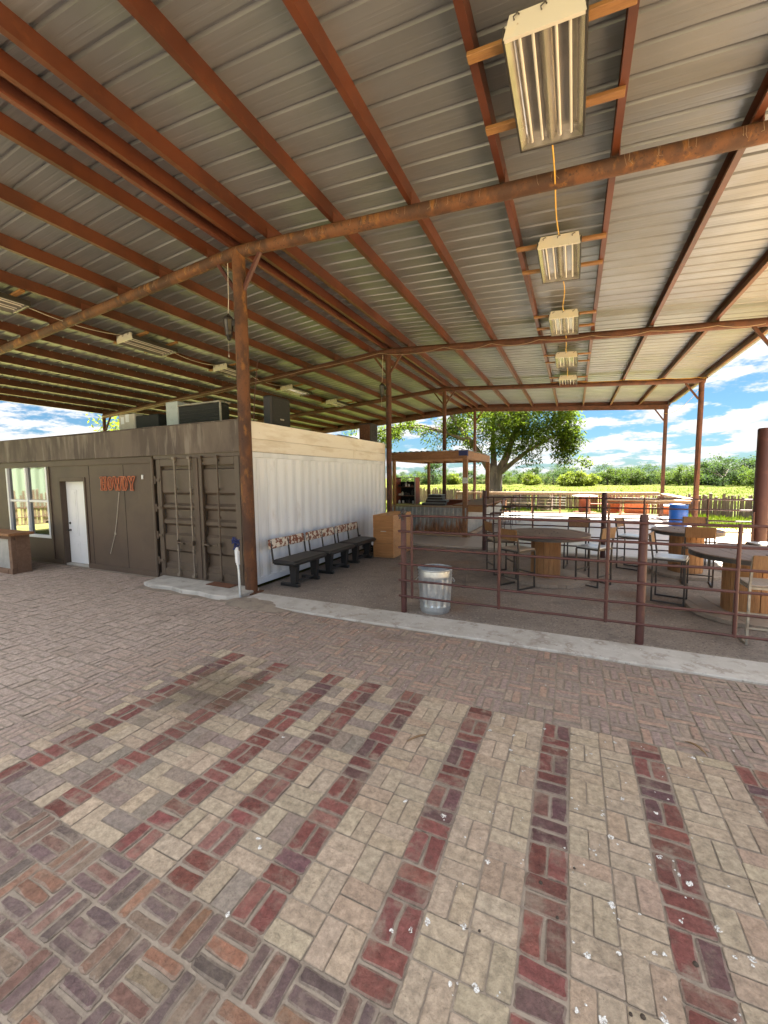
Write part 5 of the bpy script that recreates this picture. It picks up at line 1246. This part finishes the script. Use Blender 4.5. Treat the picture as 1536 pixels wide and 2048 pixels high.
kinds = [far_tree(7.5, 6.2, 'leaf_far', 1), far_tree(6.2, 5.4, 'leaf_far', 2), far_tree(8.5, 7.0, 'leaf_dark', 3), far_tree(5.0, 3.4, 'leaf_bush', 4), far_tree(6.5, 6.6, 'leaf_dark', 5)]
kn = ['rounded mid green tree', 'smaller mid green tree', 'broad dark green tree', 'low yellow green bush', 'tall blue green tree']
spots = []
px = 790
rt = random.Random(21)
while px < 1600:
    f_ = (px-790)/800; dist = 118-30*f_+rt.uniform(-5, 8); kd = rt.choice((0, 0, 1, 2, 1, 4)); spots.append((px, dist, kd, rt.uniform(.36, .68)*(1.0+.10*f_))); px += rt.uniform(9, 19)
px = 790
while px < 1600:
    f_ = (px-790)/800; spots.append((px, 131-28*f_+rt.uniform(0, 6), rt.choice((0, 2, 4, 2)), rt.uniform(.5, .78))); px += rt.uniform(16, 26)
spots += [(1150, 88, 3, 1.0), (1172, 90, 3, .8), (1130, 92, 3, .7), (1060, 100, 3, .8), (905, 112, 3, .9), (1420, 96, 4, .88), (1440, 100, 2, .8), (1500, 98, 4, .82), (1525, 96, 2, .78), (1515, 80, 0, .55), (866, 118, 4, 1.0)]
used = set(); place = {}
def ray_xy(px, dist):
    d_ = r2*((px-768)/F)+fwd; d_ = Vector((d_.x, d_.y, 0)).normalized(); return d_*dist
for i, (px, dist, kd, s_) in enumerate(sorted(spots, key=lambda q: q[0])):
    o = kinds[kd] if kd not in used else copy_tree(kinds[kd]); used.add(kd); p = ray_xy(px, dist)
    side = 'left of the big tree' if px < 960 else 'just right of the big tree' if px < 1230 else 'behind the right far posts' if px < 1420 else 'at the far right'
    put(o, (p.x, p.y, -.2), rt.uniform(0, 6.28), kn[kd]+', far tree line, '+side, 'trees along the far edge of the field'); o.scale = (s_, s_, s_*rt.uniform(.85, 1.1))
# scattered weeds in the field
def blades(name, spots_, hmin, hmax, wd, mt, seed):
    rn = random.Random(seed); vs, fs, tint = [], [], []
    for (x, y, z) in spots_:
        for k in range(3):
            a = rn.uniform(0, 6.28); h = rn.uniform(hmin, hmax); o = len(vs); bx, by = x+rn.gauss(0, .05), y+rn.gauss(0, .05); lx, ly = rn.gauss(0, .4)*h, rn.gauss(0, .4)*h; w2 = wd*rn.uniform(.6, 1.3)
            vs += [(bx-math.cos(a)*w2, by-math.sin(a)*w2, z), (bx+math.cos(a)*w2, by+math.sin(a)*w2, z), (bx+lx*.5+math.cos(a)*w2*.6, by+ly*.5+math.sin(a)*w2*.6, z+h*.6), (bx+lx, by+ly, z+h), (bx+lx*.5-math.cos(a)*w2*.6, by+ly*.5-math.sin(a)*w2*.6, z+h*.6)]
            fs.append((o, o+1, o+2, o+3, o+4)); tint.append(rn.random())
    me = bpy.data.meshes.new(name); me.from_pydata(vs, [], fs); a_ = me.attributes.new('tint', 'FLOAT', 'FACE'); a_.data.foreach_set('value', tint); me.materials.append(MATS[mt])
    o = bpy.data.objects.new(name, me); C.objects.link(o); tag(o, kind='stuff'); return o
rn = random.Random(3); S = []
def lushness(x, y): return mnoise.noise(Vector((x*.5, y*.5, 0)))
for k in range(9000):
    x = rn.uniform(-14, 9); y = rn.uniform(23.8, 38)
    line = 27.3-.455*(x+1.0)
    if y > line-.1 or lushness(x, y) < -.12: continue
    if x > 4.3 and y < 17: continue
    S.append((x, y, -.04))
for k in range(3500):
    x = rn.uniform(4.4, 14); y = rn.uniform(17, 26)
    if y > 27.3-.455*(x+1)-.1 or y < 18.6+.2*x*rn.random() and rn.random() < .9: continue
    S.append((x, y, -.04))
tag(blades('yard_grass', S, .07, .24, .014, 'grass_blade', 1), 'short lush grass between the patio and picket fence')
S = []
for k in range(9000):
    dd_ = rn.uniform(32, 100); p = ray_xy(rn.uniform(780, 1600), dd_)
    S.append((p.x, p.y, -.06))
tag(blades('field_grass', S, .08, .28, .02, 'grass_blade', 2), 'taller loose grass across the sunlit field')
